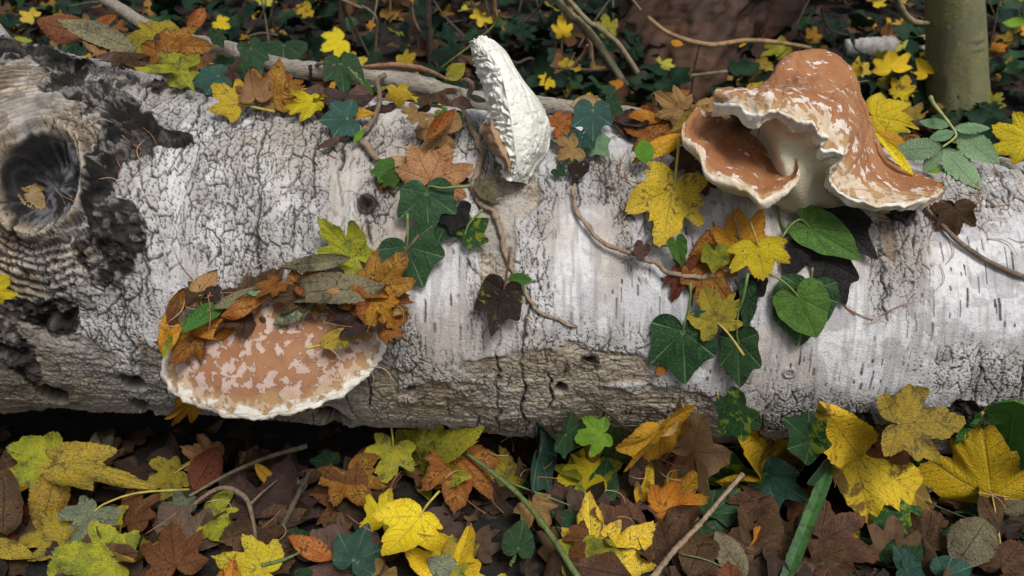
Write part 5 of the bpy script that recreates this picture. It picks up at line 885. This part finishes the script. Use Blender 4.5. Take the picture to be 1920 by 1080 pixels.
for (lab, kind, mk, b, t, f, kw) in FG:
    kw = dict(kw); kw.setdefault('bend', rngG.uniform(-.8, .5)); kw.setdefault('cup', rngG.uniform(-.3, .25)); kw.setdefault('crumple', .045); kw.setdefault('twist', rngG.uniform(-.3, .3)); kw['curl'] = kw.get('curl', .25)+.15
    leaf_px(lab, kind, mk, b, t, 'G', f, **kw)

# ivy rooted in the litter before the log
def sprig(label, stem, leaves): return vine(label, stem, [.0014, .0012, .0009], W_GREEN, leaves, name='ivy_sprig')
sprig('ivy sprig with a brown-spotted patched leaf at the foot of the log', GR([(1395, 880, .004), (1392, 850, .03), (1372, 822, .05)]), [
  ('ivy', 'ivp', (1390, 772), (1340, 815), 'G', .8, D(lift=.055, wf=.85)), ('ivy', 'ivp', (1362, 898), (1375, 842), 'G', .65, D(lift=.016, wf=.95, stalk=[(1364, 918)])), ('heart', 'ivy', (1330, 965), (1385, 920), 'G', .5, D(lift=.012, wf=1.0))])
sprig('ivy sprig with glossy pointed leaves between patched ivy and golden leaf', GR([(1500, 880, .004), (1505, 850, .03), (1515, 830, .05)]), [
  ('ivy', 'ivy', (1520, 826), (1472, 786), 'G', .8, D(lift=.05, wf=.7)), ('ivy', 'ivp', (1512, 828), (1548, 790), 'G', .8, D(lift=.05, wf=.8)), ('ivy', 'ivy', (1566, 846), (1590, 880), 'G', .6, D(lift=.03, wf=.9)), ('ivy3', 'ivb', (1436, 888), (1524, 946), 'G', .55, D(lift=.022, wf=.72)), ('heart', 'ivy', (1590, 870), (1672, 925), 'G', .5, D(lift=.018, wf=.7))])
sprig('ivy sprig with a holed leaf under the golden blotched leaf', GR([(1700, 960, .002), (1712, 930, .015), (1720, 900, .03)]), [
  ('ivy', 'ivp', (1700, 890), (1768, 915), 'G', .6, D(lift=.024, wf=.9)), ('ivy', 'ivp', (1682, 985), (1672, 925), 'G', .5, D(lift=.014, wf=1.0)), ('heart', 'ivy', (1640, 962), (1600, 930), 'G', .45, D(lift=.008, wf=.9))])
sprig('ivy clump at the bottom between brown maple leaves', GR([(1690, 1078, .002), (1692, 1050, .012), (1695, 1030, .02)]), [
  ('heart', 'ivb', (1702, 1060), (1672, 1018), 'G', .55, D(lift=.018, wf=.8)), ('ivy', 'ivb', (1700, 1068), (1740, 1085), 'G', .5, D(lift=.018, wf=.9)), ('ivy', 'ivy', (1708, 1040), (1728, 1015), 'G', .5, D(lift=.014, wf=.9)), ('heart', 'ivb', (1770, 1082), (1822, 1062), 'G', .5, D(lift=.020, wf=1.2))])
sprig('single veined ivy shoot at the log foot beside curled rust leaf', GR([(1015, 870, .002), (1012, 850, .015), (1010, 842, .03)]), [('ivy', 'ivb', (1012, 842), (1050, 856), 'G', .65, D(lift=.026, wf=1.0)), ('ivy', 'ivy', (1060, 815), (1090, 835), 'G', .6, D(lift=.026, wf=1.0)), ('field', 'lim', (1130, 812), (1078, 824), 'G', .6, D(lift=.03, wf=.8)), ('oval', 'ivy', (1150, 870), (1168, 800), 'G', .7, D(lift=.02, wf=.9))])
sprig('dark ivy shoot under the yellow upright leaf', GR([(960, 1060, .002), (966, 1030, .012), (972, 1010, .02)]), [('heart', 'ivy', (972, 1030), (982, 974), 'G', .6, D(lift=.018, wf=1.05)), ('heart', 'ivy', (1085, 990), (1035, 960), 'G', .45, D(lift=.008, wf=1.0)), ('heart', 'ivy', (1128, 920), (1140, 862), 'G', .6, D(lift=.014, wf=.9))])
sprig('ivy shoot with a blunt dark leaf left of the yellow pointed leaf', GR([(665, 1075, .002), (668, 1060, .012), (672, 1052, .02)]), [('ivy3', 'ivb', (662, 1052), (690, 980), 'G', .65, D(lift=.020, wf=.95)), ('heart', 'ivy', (565, 1015), (545, 990), 'G', .5, D(lift=.008, wf=1.0)), ('heart', 'ivy', (560, 1082), (590, 1070), 'G', .5, D(lift=.010, wf=1.0)), ('ivy', 'ivy', (620, 870), (578, 862), 'G', .5, D(lift=.014, wf=.9))])

# sticks, stems and a blade in the litter
stick('dead_stick', 'pale dead stick with a broken end slanting across the litter', 'stick', GR([(1215, 1095, .036), (1262, 1035, .040), (1310, 985, .044), (1352, 935, .048), (1392, 890, .054)]), [.0030, .0026, .0024, .0022, .0026], W_VINE, 50, 9, .28)
stick('green_cane', 'arching green stem in front of the tan maple leaf', 'stem', GR([(872, 848, .05), (915, 880, .045), (975, 930, .04), (1030, 1000, .034), (1085, 1085, .03)]), [.0016, .0026, .0028, .0030], W_GREEN, 50, 8, .05)
stick('grass_stalk', 'thin green grass stalk crossing the litter', 'grass', GR([(955, 905, .04), (1010, 925, .036), (1070, 948, .03)]), [.0010, .0010, .0006], W_GREEN, 20, 5, .05)
stick('grass_stalk', 'thin pale green stalk lying right of the pale dead stick', 'grass', GR([(1275, 1038, .03), (1330, 1052, .03), (1395, 1085, .026)]), [.0008, .0009, .0007], W_GREEN, 20, 5, .05)
tw = link('forked_twig', None, loc=hit_ground(483, 1030), label='bent forked grey twig standing in brown leaves', cat='twig')
stick('stem', None, None, GR([(360, 948, .026), (400, 920, .036), (432, 916, .04), (462, 936, .036), (474, 975, .028), (483, 1034, .014)]), [.0016, .0022, .0026, .0024, .0020, .0016], W_TWIG, 50, 8, .15, parent=tw)
stick('side_twig', None, None, GR([(470, 945, .034), (490, 925, .034), (520, 900, .034)]), [.0016, .0012, .0008], W_TWIG, 20, 6, .15, parent=tw)
stick('dead_stick', 'straight olive stem with a cut pale end pointing at the log', 'stick', GR([(355, 930, .034), (430, 888, .036), (500, 858, .038), (576, 836, .040)]), [.0012, .0018, .0024, .0028], W_OLIVE, 40, 8, .08)
stick('dead_stick', 'dark rough stick leaning beside the orange wedge leaf', 'stick', GR([(518, 1010, .010), (540, 965, .02), (560, 925, .028), (580, 885, .034)]), [.0036, .0030, .0026, .0020], W_DARK, 40, 8, .2)
stick('grass_stalk', 'green stalk running off the bottom by the lacy yellow leaf', 'grass', GR([(490, 1060, .02), (530, 1050, .022), (562, 1036, .02)]), [.0018, .0016, .0010], W_GREEN, 20, 6, .05)
stick('dead_stick', 'black thin twig under the holed ivy leaf', 'stick', GR([(1730, 935, .018), (1752, 912, .022), (1772, 902, .024)]), [.0014, .0012, .0008], W_DARK, 20, 6, .2)
stick('dead_stick', 'thin dark twig running beneath the bright yellow leaf', 'stick', GR([(1725, 935, .016), (1770, 955, .016), (1830, 978, .018)]), [.0010, .0010, .0006], W_DARK, 20, 6, .2)
stick('dead_stick', 'pale yellow bare stalk leaning on the bark at the right', 'stick', [hit_ground(1786, 862, .03), hit_ground(1812, 820, .05), hit_log(1842, 774, .012)], [.0014, .0013, .0016], SM['yel'], 20, 7, .05)
stick('dead_stick', 'pale thin stalk standing beside the patched ivy leaf', 'stick', [hit_ground(1340, 885, .02), hit_ground(1344, 820, .06), hit_log(1346, 738, .010)], [.0012, .0011, .0010], SM['yel'], 20, 6, .05)
bl = put_leaf('strap_grass', 'blade', 'ivp', hit_ground(1468, 1100, .02), hit_ground(1560, 864, .062), nrm([-.3, -.6, .8]), wf=1.0, curl=.1, crumple=.006, pleat=0, fold=.35, off_log=False)
bl.data.materials[0] = wood_mat('strap_green', (.030, .085, .022), (.045, .115, .030), 60, rough=.45); bl['label'] = 'broad green strap-shaped blade slanting up through the litter'; bl['category'] = 'grass'

# ordinary litter leaves between them
rngF = random.Random(5)
def filler(n, x0, x1, ya, yb, kinds, group, label, lift, size, tilt=.35, res=1, name='fallen_leaf', front=True, wf=(.75, 1.05), curl=(.15, .5)):
    k = 0; tries = 0
    while k < n and tries < n*20:
        tries += 1; x = rngF.uniform(x0, x1); y = rngF.uniform(ya, yb)
        if front and math.hypot(y, ground_z(x, y)+.03-log_Z(x)) < log_R(x)-.01: continue
        k += 1; L = rngF.uniform(*size); a = rngF.uniform(0, 6.283); z = float(ground_z(x, y))+rngF.uniform(*lift)
        kind, mk = rngF.choice(kinds); P0 = np.array([x, y, z]); n_ = nrm([rngF.gauss(0, tilt), rngF.gauss(-.25, tilt), 1]); d = np.array([math.cos(a), math.sin(a), 0]); d -= n_*np.dot(d, n_); P1 = P0+nrm(d)*L
        o = put_leaf(name, kind, mk, P0, P1, n_, wf=rngF.uniform(*wf), res=res, curl=rngF.uniform(*curl), cup=rngF.uniform(-.3, .3), bend=rngF.uniform(-1.3, 1.3), twist=rngF.uniform(-.5, .5), fold=rngF.choice((0, 0, .25, -.25)), crumple=.055)
        KW = dict(maple='maple-shaped', field='lobed', oval='oval', round='round', ivy='lobed', heart='heart-shaped'); CW = dict(brn='plain brown', dkb='dark brown', pnk='mauve-brown', red='red-brown', ylo='mustard', yelg='yellow-green', ivy='dark', yel='clear yellow', ydb='brown-blotched yellow', org='orange')
        o['label'] = label % (CW[mk]+' '+KW[kind]); o['category'] = 'leaf'; o['group'] = group % (CW[mk]+' '+KW[kind])
BR = [('maple', 'brn'), ('maple', 'dkb'), ('oval', 'brn'), ('maple', 'brn'), ('field', 'pnk'), ('maple', 'red'), ('round', 'brn')]
filler(52, -.58, .58, -.33, -.10, BR, '%s leaves low in the litter before the log', '%s dead leaf half buried low in the litter before the log', (-.004, .018), (.042, .066), curl=(.3, .8))
filler(24, -.56, .56, -.33, -.14, [('field', 'ylo'), ('field', 'yelg'), ('oval', 'ylo'), ('field', 'yel'), ('maple', 'org')], 'small %s leaves half buried before the log', 'small %s leaf half buried in the litter before the log', (.002, .018), (.032, .052), curl=(.3, .7))
filler(16, .0, .62, -.33, -.12, [('ivy', 'ivy'), ('heart', 'ivy')], 'loose %s ivy leaves half buried before the log', 'loose %s ivy leaf half buried in the litter before the log', (.0, .010), (.026, .038))

# crumbled leaf bits and needles under everything: one mass nobody could count
def mass(name, label, n, area, cols, size, lift, mat, kinds=('maple', 'oval'), seed=1, tilt=.35, cat='litter'):
    rng = np.random.RandomState(seed); protos = [blade(kd, 1.0, w, np.random.RandomState(i), res=0, curl=.5, crumple=.06, cup=.2) for i, (kd, w) in enumerate([(q, .9) for q in kinds]*3)]
    Vs = []; Fs = []; Cs = []; vn = []; off = 0
    for i in range(n):
        x, y = area(rng); V, F, ve, rm, uv = protos[rng.randint(len(protos))]; L = rng.uniform(*size); a = rng.rand()*6.283
        nn = nrm([rng.normal(0, tilt), rng.normal(-.25, tilt), 1]); d = np.array([math.cos(a), math.sin(a), 0]); M = frame(np.zeros(3), d-nn*np.dot(d, nn), nn)
        P = (V*L)@M.T+np.array([x, y, float(ground_z(x, y))+rng.uniform(*lift)]); Vs.append(P); Fs += [tuple(q+off for q in f) for f in F]; off += len(P)
        c = np.array(cols[rng.randint(len(cols))])*rng.uniform(.6, 1.25); Cs.append(np.tile(np.append(c, 1), (len(P), 1))); vn.append(ve)
    return link(name, mesh_from(name, np.concatenate(Vs), Fs, mat, dict(tint=np.concatenate(Cs), vein=np.concatenate(vn))), None, None, label, cat, kind='stuff')
def tint_mat(name, rough=.6, trans=.1):
    m, nt, p = mat_new(name); k = N(nt); g = k.n('TexCoord').outputs['Object']; c = k.attr('tint').outputs['Color']; n = k.noise(g, 130, 4, .65)
    c = k.mix(k.math('MULTIPLY', k.ramp(n, .45, .68), .6), c, k.mix(1.0, c, (.35, .3, .25), 'MULTIPLY')); k.l(c, p.inputs['Base Color']); p.inputs['Roughness'].default_value = rough; p.inputs['Specular IOR Level'].default_value = .15
    k.l(k.bump(n, .002, .6), p.inputs['Normal']); return m
TINT = tint_mat('litter_tint'); TINTG = tint_mat('groundcover_tint', .6)
mass('leaf_crumbs', 'dark crumbled leaf bits filling the litter before the log', 900, lambda r: (r.uniform(-1.2, 1.2), r.uniform(-.62, -.02)), [(.045, .028, .018), (.07, .04, .022), (.03, .02, .015), (.10, .055, .025)], (.012, .032), (-.008, .006), TINT, seed=3)
mass('outer_litter', 'brown dead leaves carpeting the ground in front beyond the log foot', 1100, lambda r: (r.uniform(-1.6, 1.6), r.uniform(-1.0, -.26)), [(.07, .04, .022), (.05, .03, .02), (.10, .055, .025), (.16, .10, .03)], (.03, .055), (-.004, .012), TINT, seed=4)
mass('inner_litter', 'dark brown leaves in the lower litter layer before the log', 200, lambda r: (r.uniform(-.7, .7), r.uniform(-.30, -.05)), [(.06, .036, .022), (.045, .028, .02), (.08, .046, .024)], (.03, .05), (-.008, .004), TINT, seed=6)
# ------------------------------------------------------------------ the bank behind the log
def bank(r): 
    y = .16+2.6*r.rand()**1.25; return (r.uniform(-1, 1)*(.75+.72*(y+.2)), y)
mass('brown_litter', 'brown dead leaves carpeting the shaded bank behind the log', 2600, bank, [(.075, .034, .015), (.045, .023, .013), (.14, .062, .02), (.03, .018, .012), (.20, .11, .025), (.09, .05, .026)], (.03, .06), (-.004, .02), TINT, seed=7)
mass('ivy_ground_cover', 'dark green ivy leaves covering the bank behind the log', 3000, bank, [(.008, .026, .013), (.010, .032, .017), (.013, .038, .015), (.006, .017, .011), (.020, .052, .022)], (.026, .050), (.01, .075), TINTG, kinds=('ivy', 'ivy3', 'heart'), seed=8, tilt=.55, cat='ivy')
def bank_y(r):
    while True:
        x, y = bank(r); q = x/(.75+.72*(y+.2))
        if not (-.12 < q < .42 and r.rand() < .8) and vnoise(np.array(x*5.), np.array(y*5.), 33) > .38: return x, y
mass('yellow_litter', 'small yellow leaf fragments dotted over the far bank', 560, bank_y, [(.42, .30, .02), (.34, .24, .03), (.46, .22, .02), (.30, .28, .04)], (.018, .036), (.03, .085), TINT, kinds=('field', 'maple'), seed=12, tilt=.5)
filler(52, -1.25, 1.35, .30, 1.6, [('field', 'yel'), ('field', 'ylo'), ('maple', 'ydb'), ('field', 'yelg'), ('maple', 'org'), ('maple', 'yel')], '%s leaves on the bank behind the log', '%s fallen leaf scattered over ivy on the bank behind the log', (.05, .10), (.026, .046), tilt=.5, front=False)
for (lab, kind, mk, b, t, lift, f, kw) in [
  ('large yellow maple leaf lying behind the hump of the folded fungus', 'maple', 'yel', (1672, 128), (1668, 92), .10, .6, dict(wf=1.15)),
  ('yellow maple leaf beside the green-barked tree trunk', 'maple', 'yel', (1738, 136), (1718, 112), .09, .6, dict(wf=1.0)),
  ('amber lobed leaf right of the folded fungus in the ivy', 'field', 'ydb', (1690, 168), (1702, 142), .06, .6, dict(wf=1.0)),
  ('pair-lobed yellow leaf in ivy near the trunk foot', 'field', 'ylo', (1702, 220), (1690, 190), .05, .6, dict(wf=1.1)),
  ('bright yellow maple leaf by the slender stem behind the branch', 'maple', 'yel', (640, 76), (602, 92), .10, .6, dict(wf=1.0)),
  ('yellow tattered leaf hanging among the slanting stems', 'field', 'yel', (1056, 62), (1052, 32), .14, .7, dict(wf=.8)),
  ('yellow ragged leaf on ivy right of the bleached fungus', 'maple', 'yel', (1030, 150), (1008, 160), .05, .6, dict(wf=1.0)),
  ('amber leaf lying low in the ivy behind the slanting stems', 'maple', 'org', (1165, 162), (1140, 172), .04, .5, dict(wf=1.0)),
  ('yellow leaf at the foot of the great dark trunk', 'maple', 'ylo', (1438, 118), (1420, 132), .06, .6, dict(wf=1.0)),
  ('orange leaf caught against the great dark trunk', 'oval', 'org', (1258, 78), (1282, 84), .16, .7, dict(wf=1.2)),
  ('yellow leaf in ivy near the left thin sapling', 'field', 'yel', (410, 42), (432, 54), .10, .6, dict(wf=1.0)),
  ('orange-yellow leaf folded in the ivy left of the straight stem', 'maple', 'ydb', (578, 18), (550, 26), .10, .6, dict(wf=.8)),
  ('fresh green oval leaf at the right behind the trunk', 'oval', 'lim', (1925, 40), (1878, 42), .14, .6, dict(wf=1.0)),
  ('yellow-green leaf at the foot of the green-barked tree', 'field', 'yelg', (1858, 192), (1882, 176), .05, .6, dict(wf=1.0))]:
    leaf_px(lab, kind, mk, b, t, 'G', f, lift=lift, **kw)

# slender stems growing out of the bank
def upright(label, px, rad, mat, name='sapling_stem', top=None, cat='stem', seed=0, base_lift=-.02):
    """px: list of pixels from the foot upwards; it stands on the bank at the first pixel and rises in an upright plane"""
    b = hit_ground(px[0][0], px[0][1], 0.0); P = [b+np.array([0, 0, base_lift])]+[on_y(X, Y, b[1]-.02*i) for i, (X, Y) in enumerate(px)]
    d = P[-1]-P[-2]; d = nrm(d); P += [P[-1]+d*.35+np.array([.02, 0, .05]), P[-1]+d*.7+np.array([.05, .05, .2])] if top is None else []
    return stick(name, label, cat, P, rad, mat, 60, 9, .08, seed=seed)
W_STEM = wood_mat('sapling_bark', (.085, .065, .045), (.12, .092, .062), 60)
W_TANS = wood_mat('sapling_bark_tan', (.34, .21, .10), (.26, .16, .08), 60)
W_GRNS = wood_mat('sapling_bark_olive', (.29, .25, .15), (.21, .185, .115), 60)
upright('straight dark stem rising behind the hanging ivy leaf', [(643, 118), (643, 60), (641, 0)], [.0075, .0072, .007, .006], W_STEM)
upright('straight slender stem left of the bleached fungus', [(808, 124), (805, 60), (803, 0)], [.0072, .007, .0065, .0055], W_STEM)
upright('thin crooked sapling left of the straight dark stem', [(535, 84), (522, 62), (508, 38), (514, 0)], [.0032, .003, .003, .0025], W_OLIVE)
upright('pale bent twig right of the straight dark stem', [(702, 118), (706, 66), (704, 32), (680, 12), (652, 4)], [.0028, .0028, .0026, .002], W_GRNS)
upright('thin leaning stem crossing behind the straight dark stem', [(700, 122), (672, 66), (650, 18), (642, -30)], [.003, .003, .003], W_STEM)
upright('thin stem behind the tip of the bleached fungus', [(936, 92), (922, 60), (914, 20), (908, -20)], [.0048, .0045, .004], W_OLIVE)
upright('forked thin sapling just right of the bleached fungus tip', [(950, 96), (944, 62), (930, 25), (926, -20)], [.0052, .0048, .004], W_TANS)
upright('grey twig slanting up right behind the bleached fungus', [(952, 76), (980, 45), (1010, 14), (1026, -10)], [.0028, .0026, .002], W_STEM)
upright('tan curved sapling in front of the slanting stems', [(1105, 170), (1108, 100), (1098, 62), (1076, 30), (1062, -6)], [.0048, .0052, .0055, .005, .0045], W_TANS)
upright('thick olive sapling slanting up left behind the crest leaves', [(1188, 186), (1152, 128), (1118, 78), (1086, 40), (1044, 0)], [.0082, .0080, .0076, .007, .006], W_GRNS)
upright('grey sapling slanting parallel to the olive one', [(1226, 186), (1196, 138), (1160, 84), (1120, 50), (1078, 14)], [.0055, .0055, .0052, .0048, .004], W_GRNS)
upright('thin brown stem leaning right beneath the tan sapling', [(1022, 178), (1052, 148), (1088, 108), (1102, 84)], [.0040, .0038, .003, .002], W_TANS, top=0)
upright('bare twig standing in ivy before the great dark trunk', [(1296, 176), (1302, 130), (1312, 82)], [.0022, .0022, .0016], W_STEM, top=0)
def bvine(label, px, lifts, rad, mat, name='ivy_runner', cat='vine'): return stick(name, label, cat, [hit_ground(X, Y, l) for (X, Y), l in zip(px, lifts)], rad, mat, 50, 7, .1)
bvine('brown vine stretched across the great dark trunk', [(1214, 32), (1250, 60), (1290, 76), (1340, 84), (1400, 76), (1460, 80), (1520, 90)], [.18, .16, .15, .14, .13, .11, .08], [.004, .0045, .005, .0045, .004], W_TANS)
bvine('dark runner winding through ivy right of the bleached fungus', [(945, 108), (970, 118), (995, 110), (1030, 124), (1080, 130), (1160, 132)], [.08, .07, .08, .07, .07, .06], [.0028, .003, .003, .0026], W_STEM)
bvine('short pale dead stick lying in ivy beside the folded fungus', [(1296, 142), (1330, 138), (1365, 134), (1396, 136)], [.05, .06, .06, .05], [.0032, .0034, .003], W_GRNS)
bvine('green leaf stalk arching beside the bleached fungus tip', [(800, 150), (850, 110), (900, 72), (932, 40), (936, 20)], [.04, .10, .15, .19, .22], [.0020, .0020, .0020, .0018], wood_mat('stem_lime', (.22, .24, .05), (.26, .28, .07), 100, rough=.5), name='green_runner')
bvine('grey branch reaching in from the top beside the green-barked tree', [(1672, -30), (1690, 18), (1712, 40), (1742, 44)], [.30, .24, .20, .18], [.006, .0065, .0055, .004], W_GRNS, name='dead_branch', cat='branch')
bvine('fine twig curling in the dark ivy right of the great trunk', [(1540, 12), (1545, 38), (1560, 58), (1590, 66)], [.16, .12, .09, .07], [.002, .0022, .0016], W_STEM)
bvine('thin stem arching over the left ivy bank', [(460, 70), (490, 62), (520, 66)], [.06, .07, .06], [.0018, .0018], W_OLIVE)
bvine('long pale runner over the bank at the top left', [(130, 12), (175, 4), (215, 8), (250, 22)], [.10, .12, .12, .10], [.0016, .0018, .0016], W_GREEN)

rt = random.Random(77)
for i in range(38):                          # a loose tangle of bare twigs over the ivy
    X = rt.choice((rt.uniform(420, 880), rt.uniform(900, 1240), rt.uniform(1240, 1480), rt.uniform(1850, 1915))); Y = rt.uniform(20, 120); b_ = hit_ground(X, Y, 0.0); a = rt.gauss(0, .38); L_ = rt.uniform(.2, .6); dr = np.array([math.sin(a), rt.uniform(-.25, .25), math.cos(a)*.9])
    P = [b_-np.array([0, 0, .01]), b_+dr*L_*.35+np.array([rt.gauss(0, .02), 0, 0]), b_+dr*L_*.7+np.array([rt.gauss(0, .03), 0, .0]), b_+dr*L_+np.array([rt.gauss(0, .05), 0, -.02])]
    stick('bare_twig', 'thin bare twig rising in the tangle over the ivy bank', 'twig', P, [.0022, .0018, .0015, .0009], rt.choice((W_TANS, W_GRNS, W_STEM, W_OLIVE)), 26, 6, .12, group='bare twigs tangled over the ivy bank', seed=i)
# the green-barked young tree with a dark hole at its foot
def trunk(name, label, P, rad, mat, n=160, sides=90, relief=None, ivy=None):
    C = crom(P, n); r = np.interp(np.linspace(0, 1, n), np.linspace(0, 1, len(rad)), rad); a = np.linspace(0, 2*math.pi, sides, endpoint=False)
    t = np.linspace(0, 1, n); hgt = C[:, 2]-C[0, 2]; A, Hh = np.meshgrid(a, hgt); rr = r[:, None]*np.ones(A.shape)+relief(A, Hh, r[:, None])
    V = np.stack([C[:, None, 0]+rr*np.sin(A), C[:, None, 1]-rr*np.cos(A), np.repeat(C[:, 2:3], sides, 1)], -1); root = link(name, None, loc=P[0], label=label, cat='tree')
    link('trunk', mesh_from('trunk', V.reshape(-1, 3)-P[0], grid_faces(n, sides, True), mat), root); return root
b0 = hit_ground(1797, 216); gp = on_y(1790, 0, b0[1]); up_ = nrm(gp-b0)
def rel_green(A, Hh, r):
    f = .06*r*fbm(A*2, Hh*10, 3, 201)+.012*np.exp(-np.clip(Hh, 0, 9)/.05)*(1+.4*np.cos(A*3+1)); hole_ = sstep(1.0, .55, np.hypot((A-.10)/.42, (Hh-.035)/.036)+.25*fbm(A*6, Hh*60, 2, 202))
    sc = np.exp(-((A-.45)/.25)**2-((Hh-.20)/.012)**2)
    return f-.030*hole_+.006*sc*np.sin(Hh*400)
m, nt, p = mat_new('green_bark'); k = N(nt); g = k.n('TexCoord').outputs['Object']; n1 = k.noise(g, 18, 4, .6); n2 = k.noise(g, 160, 4, .65); n5 = k.noise(g, 9, 2)
c_ = k.mix(k.ramp(n1, .35, .65), (.125, .130, .050), (.175, .165, .075)); c_ = k.mix(k.math('MULTIPLY', k.ramp(n5, .5, .65), .7), c_, (.105, .105, .062)); c_ = k.mix(k.math('MULTIPLY', k.ramp(n2, .52, .68), .5), c_, (.075, .068, .035)); c_ = k.mix(k.math('MULTIPLY', k.ramp(k.noise(g, 60, 3), .6, .68), .4), c_, (.26, .25, .15))
k.l(c_, p.inputs['Base Color']); p.inputs['Roughness'].default_value = .75; k.l(k.bump(n2, .002, .7), p.inputs['Normal']); GBARK = m
top = b0+up_*.75; gt = trunk('young_tree', 'green-barked young tree trunk with a dark hole at its foot', [b0+np.array([0, 0, -.05]), b0+np.array([0, 0, .0]), b0+up_*.12, b0+up_*.3, b0+up_*.55, top+np.array([-.05, .05, .6]), top+np.array([-.1, .1, 1.6])], [.062, .060, .054, .051, .050, .046, .036], GBARK, relief=rel_green)
dk = wood_mat('hole_shade', (.030, .018, .012), (.05, .03, .018), 150); fr = nrm((CAM-b0)*np.array([1, 1, 0])); 
hb = b0+np.array([0, 0, .03])+fr*.030; vb = []; 
th, ph = np.meshgrid(np.linspace(0, math.pi, 14), np.linspace(0, 2*math.pi, 22, endpoint=False), indexing='ij'); rr = .024*(1+.35*fbm(th*2, ph*2, 3, 205)); vb = np.stack([rr*np.sin(th)*np.cos(ph), rr*np.sin(th)*np.sin(ph)*.5, rr*np.cos(th)*.9], -1).reshape(-1, 3)
link('hole', mesh_from('hole', vb+hb-b0, grid_faces(14, 22, True), dk), gt)  # dark lump in the trunk's notch, stands in for the shade inside
# the great dark trunk with ridged bark
b1 = hit_ground(1318, 150); q0 = on_y(1370, 0, b1[1]+.15)
def rel_dark(A, Hh, r):
    rg = np.abs(fbm(A*3.2+Hh*3, Hh*6, 4, 211)); return .06*np.exp(-np.clip(Hh, 0, 9)/.18)*(1+.55*np.cos(A*4+.6))-.075*rg+.022*fbm(A*9, Hh*22, 4, 212)
DB = wood_mat('great_trunk_bark', (.034, .015, .008), (.085, .038, .018), 40)
trunk('great_tree', 'massive dark red-brown trunk with ridged bark behind the log', [b1+np.array([-.02, .16, -.12]), b1+np.array([0, .17, .02]), b1+np.array([.05, .19, .15]), q0+np.array([.02, .06, .10]), q0+np.array([.08, .12, .6]), q0+np.array([.12, .2, 1.6])], [.20, .185, .170, .165, .15, .13], DB, n=170, sides=130, relief=rel_dark)
# far fallen birch limb glimpsed beyond
stick('far_birch_limb', 'pale birch limb lying far back beside the green-barked tree', 'log', [hit_ground(1585, 92, .03), hit_ground(1660, 88, .035), hit_ground(1740, 82, .03)], [.020, .022, .020], wood_mat('far_birch', (.42, .40, .38), (.30, .28, .26), 60), 40, 14, .12)

# needles shed over log and fungi
nm = mesh_from('pine_needle', *tube([(0, 0, 0), (.010, .0012, .0008), (.020, .0010, .0012), (.030, -.001, .0004)], [.00035, .00045, .00040, .0002], 9, 4, .0, 1)[:2], stalk_mat('needle_rust', (.33, .15, .06)))
nm2 = mesh_from('pine_needle', *tube([(0, 0, 0), (.008, .004, .0008), (.016, .004, .001), (.024, -.002, .0004)], [.00035, .00045, .00040, .0002], 9, 4, .0, 2)[:2], stalk_mat('needle_tan', (.46, .30, .16)))
rn = random.Random(9)
def needle(P, n, a, group, label):
    o = link('pine_needle', rn.choice((nm, nm2)), None, P, label, 'needle', group); t = np.array([1.0, .2, 0]); t -= n*np.dot(t, n); t = nrm(t); b = np.cross(n, t); d = t*math.cos(a)+b*math.sin(a)
    o.matrix_world = Matrix(np.vstack([np.column_stack([d, np.cross(n, d), n, P]), [0, 0, 0, 1]]).tolist()); s_ = rn.uniform(.7, 1.3); o.scale = (s_, s_, s_)
def needles(cx, cy, sx, sy, n, surf, lift, group, label):
    for i in range(n):
        X = rn.gauss(cx, sx); Y = rn.gauss(cy, sy); P, nn = hit(surf, X, Y, 0)
        if surf == 'L': rr = log_outer(P); P = np.array([P[0], P[1]*rr/math.hypot(P[1], P[2]-log_Z(P[0])), log_Z(P[0])+(P[2]-log_Z(P[0]))*rr/math.hypot(P[1], P[2]-log_Z(P[0]))])
        needle(P+nn*lift, nn, rn.uniform(0, 6.28), group, label)
def cluster(a, surf, lift, where): needles(*a, surf, lift, 'rust needles '+where, 'thin rust-coloured needle lying '+where)
for a, w in [((1830, 370, 70, 45, 24), 'on grey bark right of the folded fungus'), ((1700, 470, 60, 60, 8), 'on bark below the folded fungus wing'), ((1150, 310, 60, 30, 10), 'on bark around the round bark eye'), ((890, 300, 30, 60, 10), 'along the woody vine by the bleached fungus'), ((230, 280, 60, 70, 8), 'on the blackened bark by the hollow knot'), ((640, 270, 90, 30, 8), 'on bark under the blue-green ivy leaf'), ((1250, 330, 60, 20, 7), 'above the speckled yellow leaf on the log'), ((1500, 600, 250, 90, 8), 'on the smooth white bark'), ((480, 420, 120, 100, 6), 'on cracked bark above the shelf fungus')]: cluster(a, 'L', .0012, w)
for a, w in [((360, 580, 40, 25, 14), 'on the left leaves of the shelf pile'), ((680, 575, 40, 22, 10), 'on the right leaves of the shelf pile'), ((560, 680, 80, 40, 6), 'on the bare cap of the shelf fungus')]: cluster(a, 'A', .022, w)
for a, w in [((1150, 850, 50, 25, 12), 'on green leaves at the log foot'), ((1010, 960, 80, 60, 14), 'beside the arching green stem'), ((1250, 930, 60, 20, 10), 'around the amber torn leaf'), ((700, 1000, 200, 50, 12), 'around the yellow pointed leaf'), ((1500, 950, 200, 60, 12), 'around the broad green blade')]: cluster(a, 'G', .045, w)
for (X, Y, d) in [(1600, 190, -.055), (1610, 200, -.06), (1605, 212, -.065), (1590, 205, -.075), (1560, 178, -.10), (1525, 158, -.07), (1500, 142, -.05), (1470, 170, -.125), (1420, 268, -.085), (1395, 262, -.085), (1600, 355, -.15), (1650, 372, -.152), (1690, 365, -.142), (1620, 205, -.05), (1612, 190, -.05)]:
    needle(on_y(X, Y, d-.004), nrm([0, -.55, .83]), rn.uniform(0, 6.28), 'rust needles on the folded fungus', 'rust-coloured needle lying on the folded fungus')
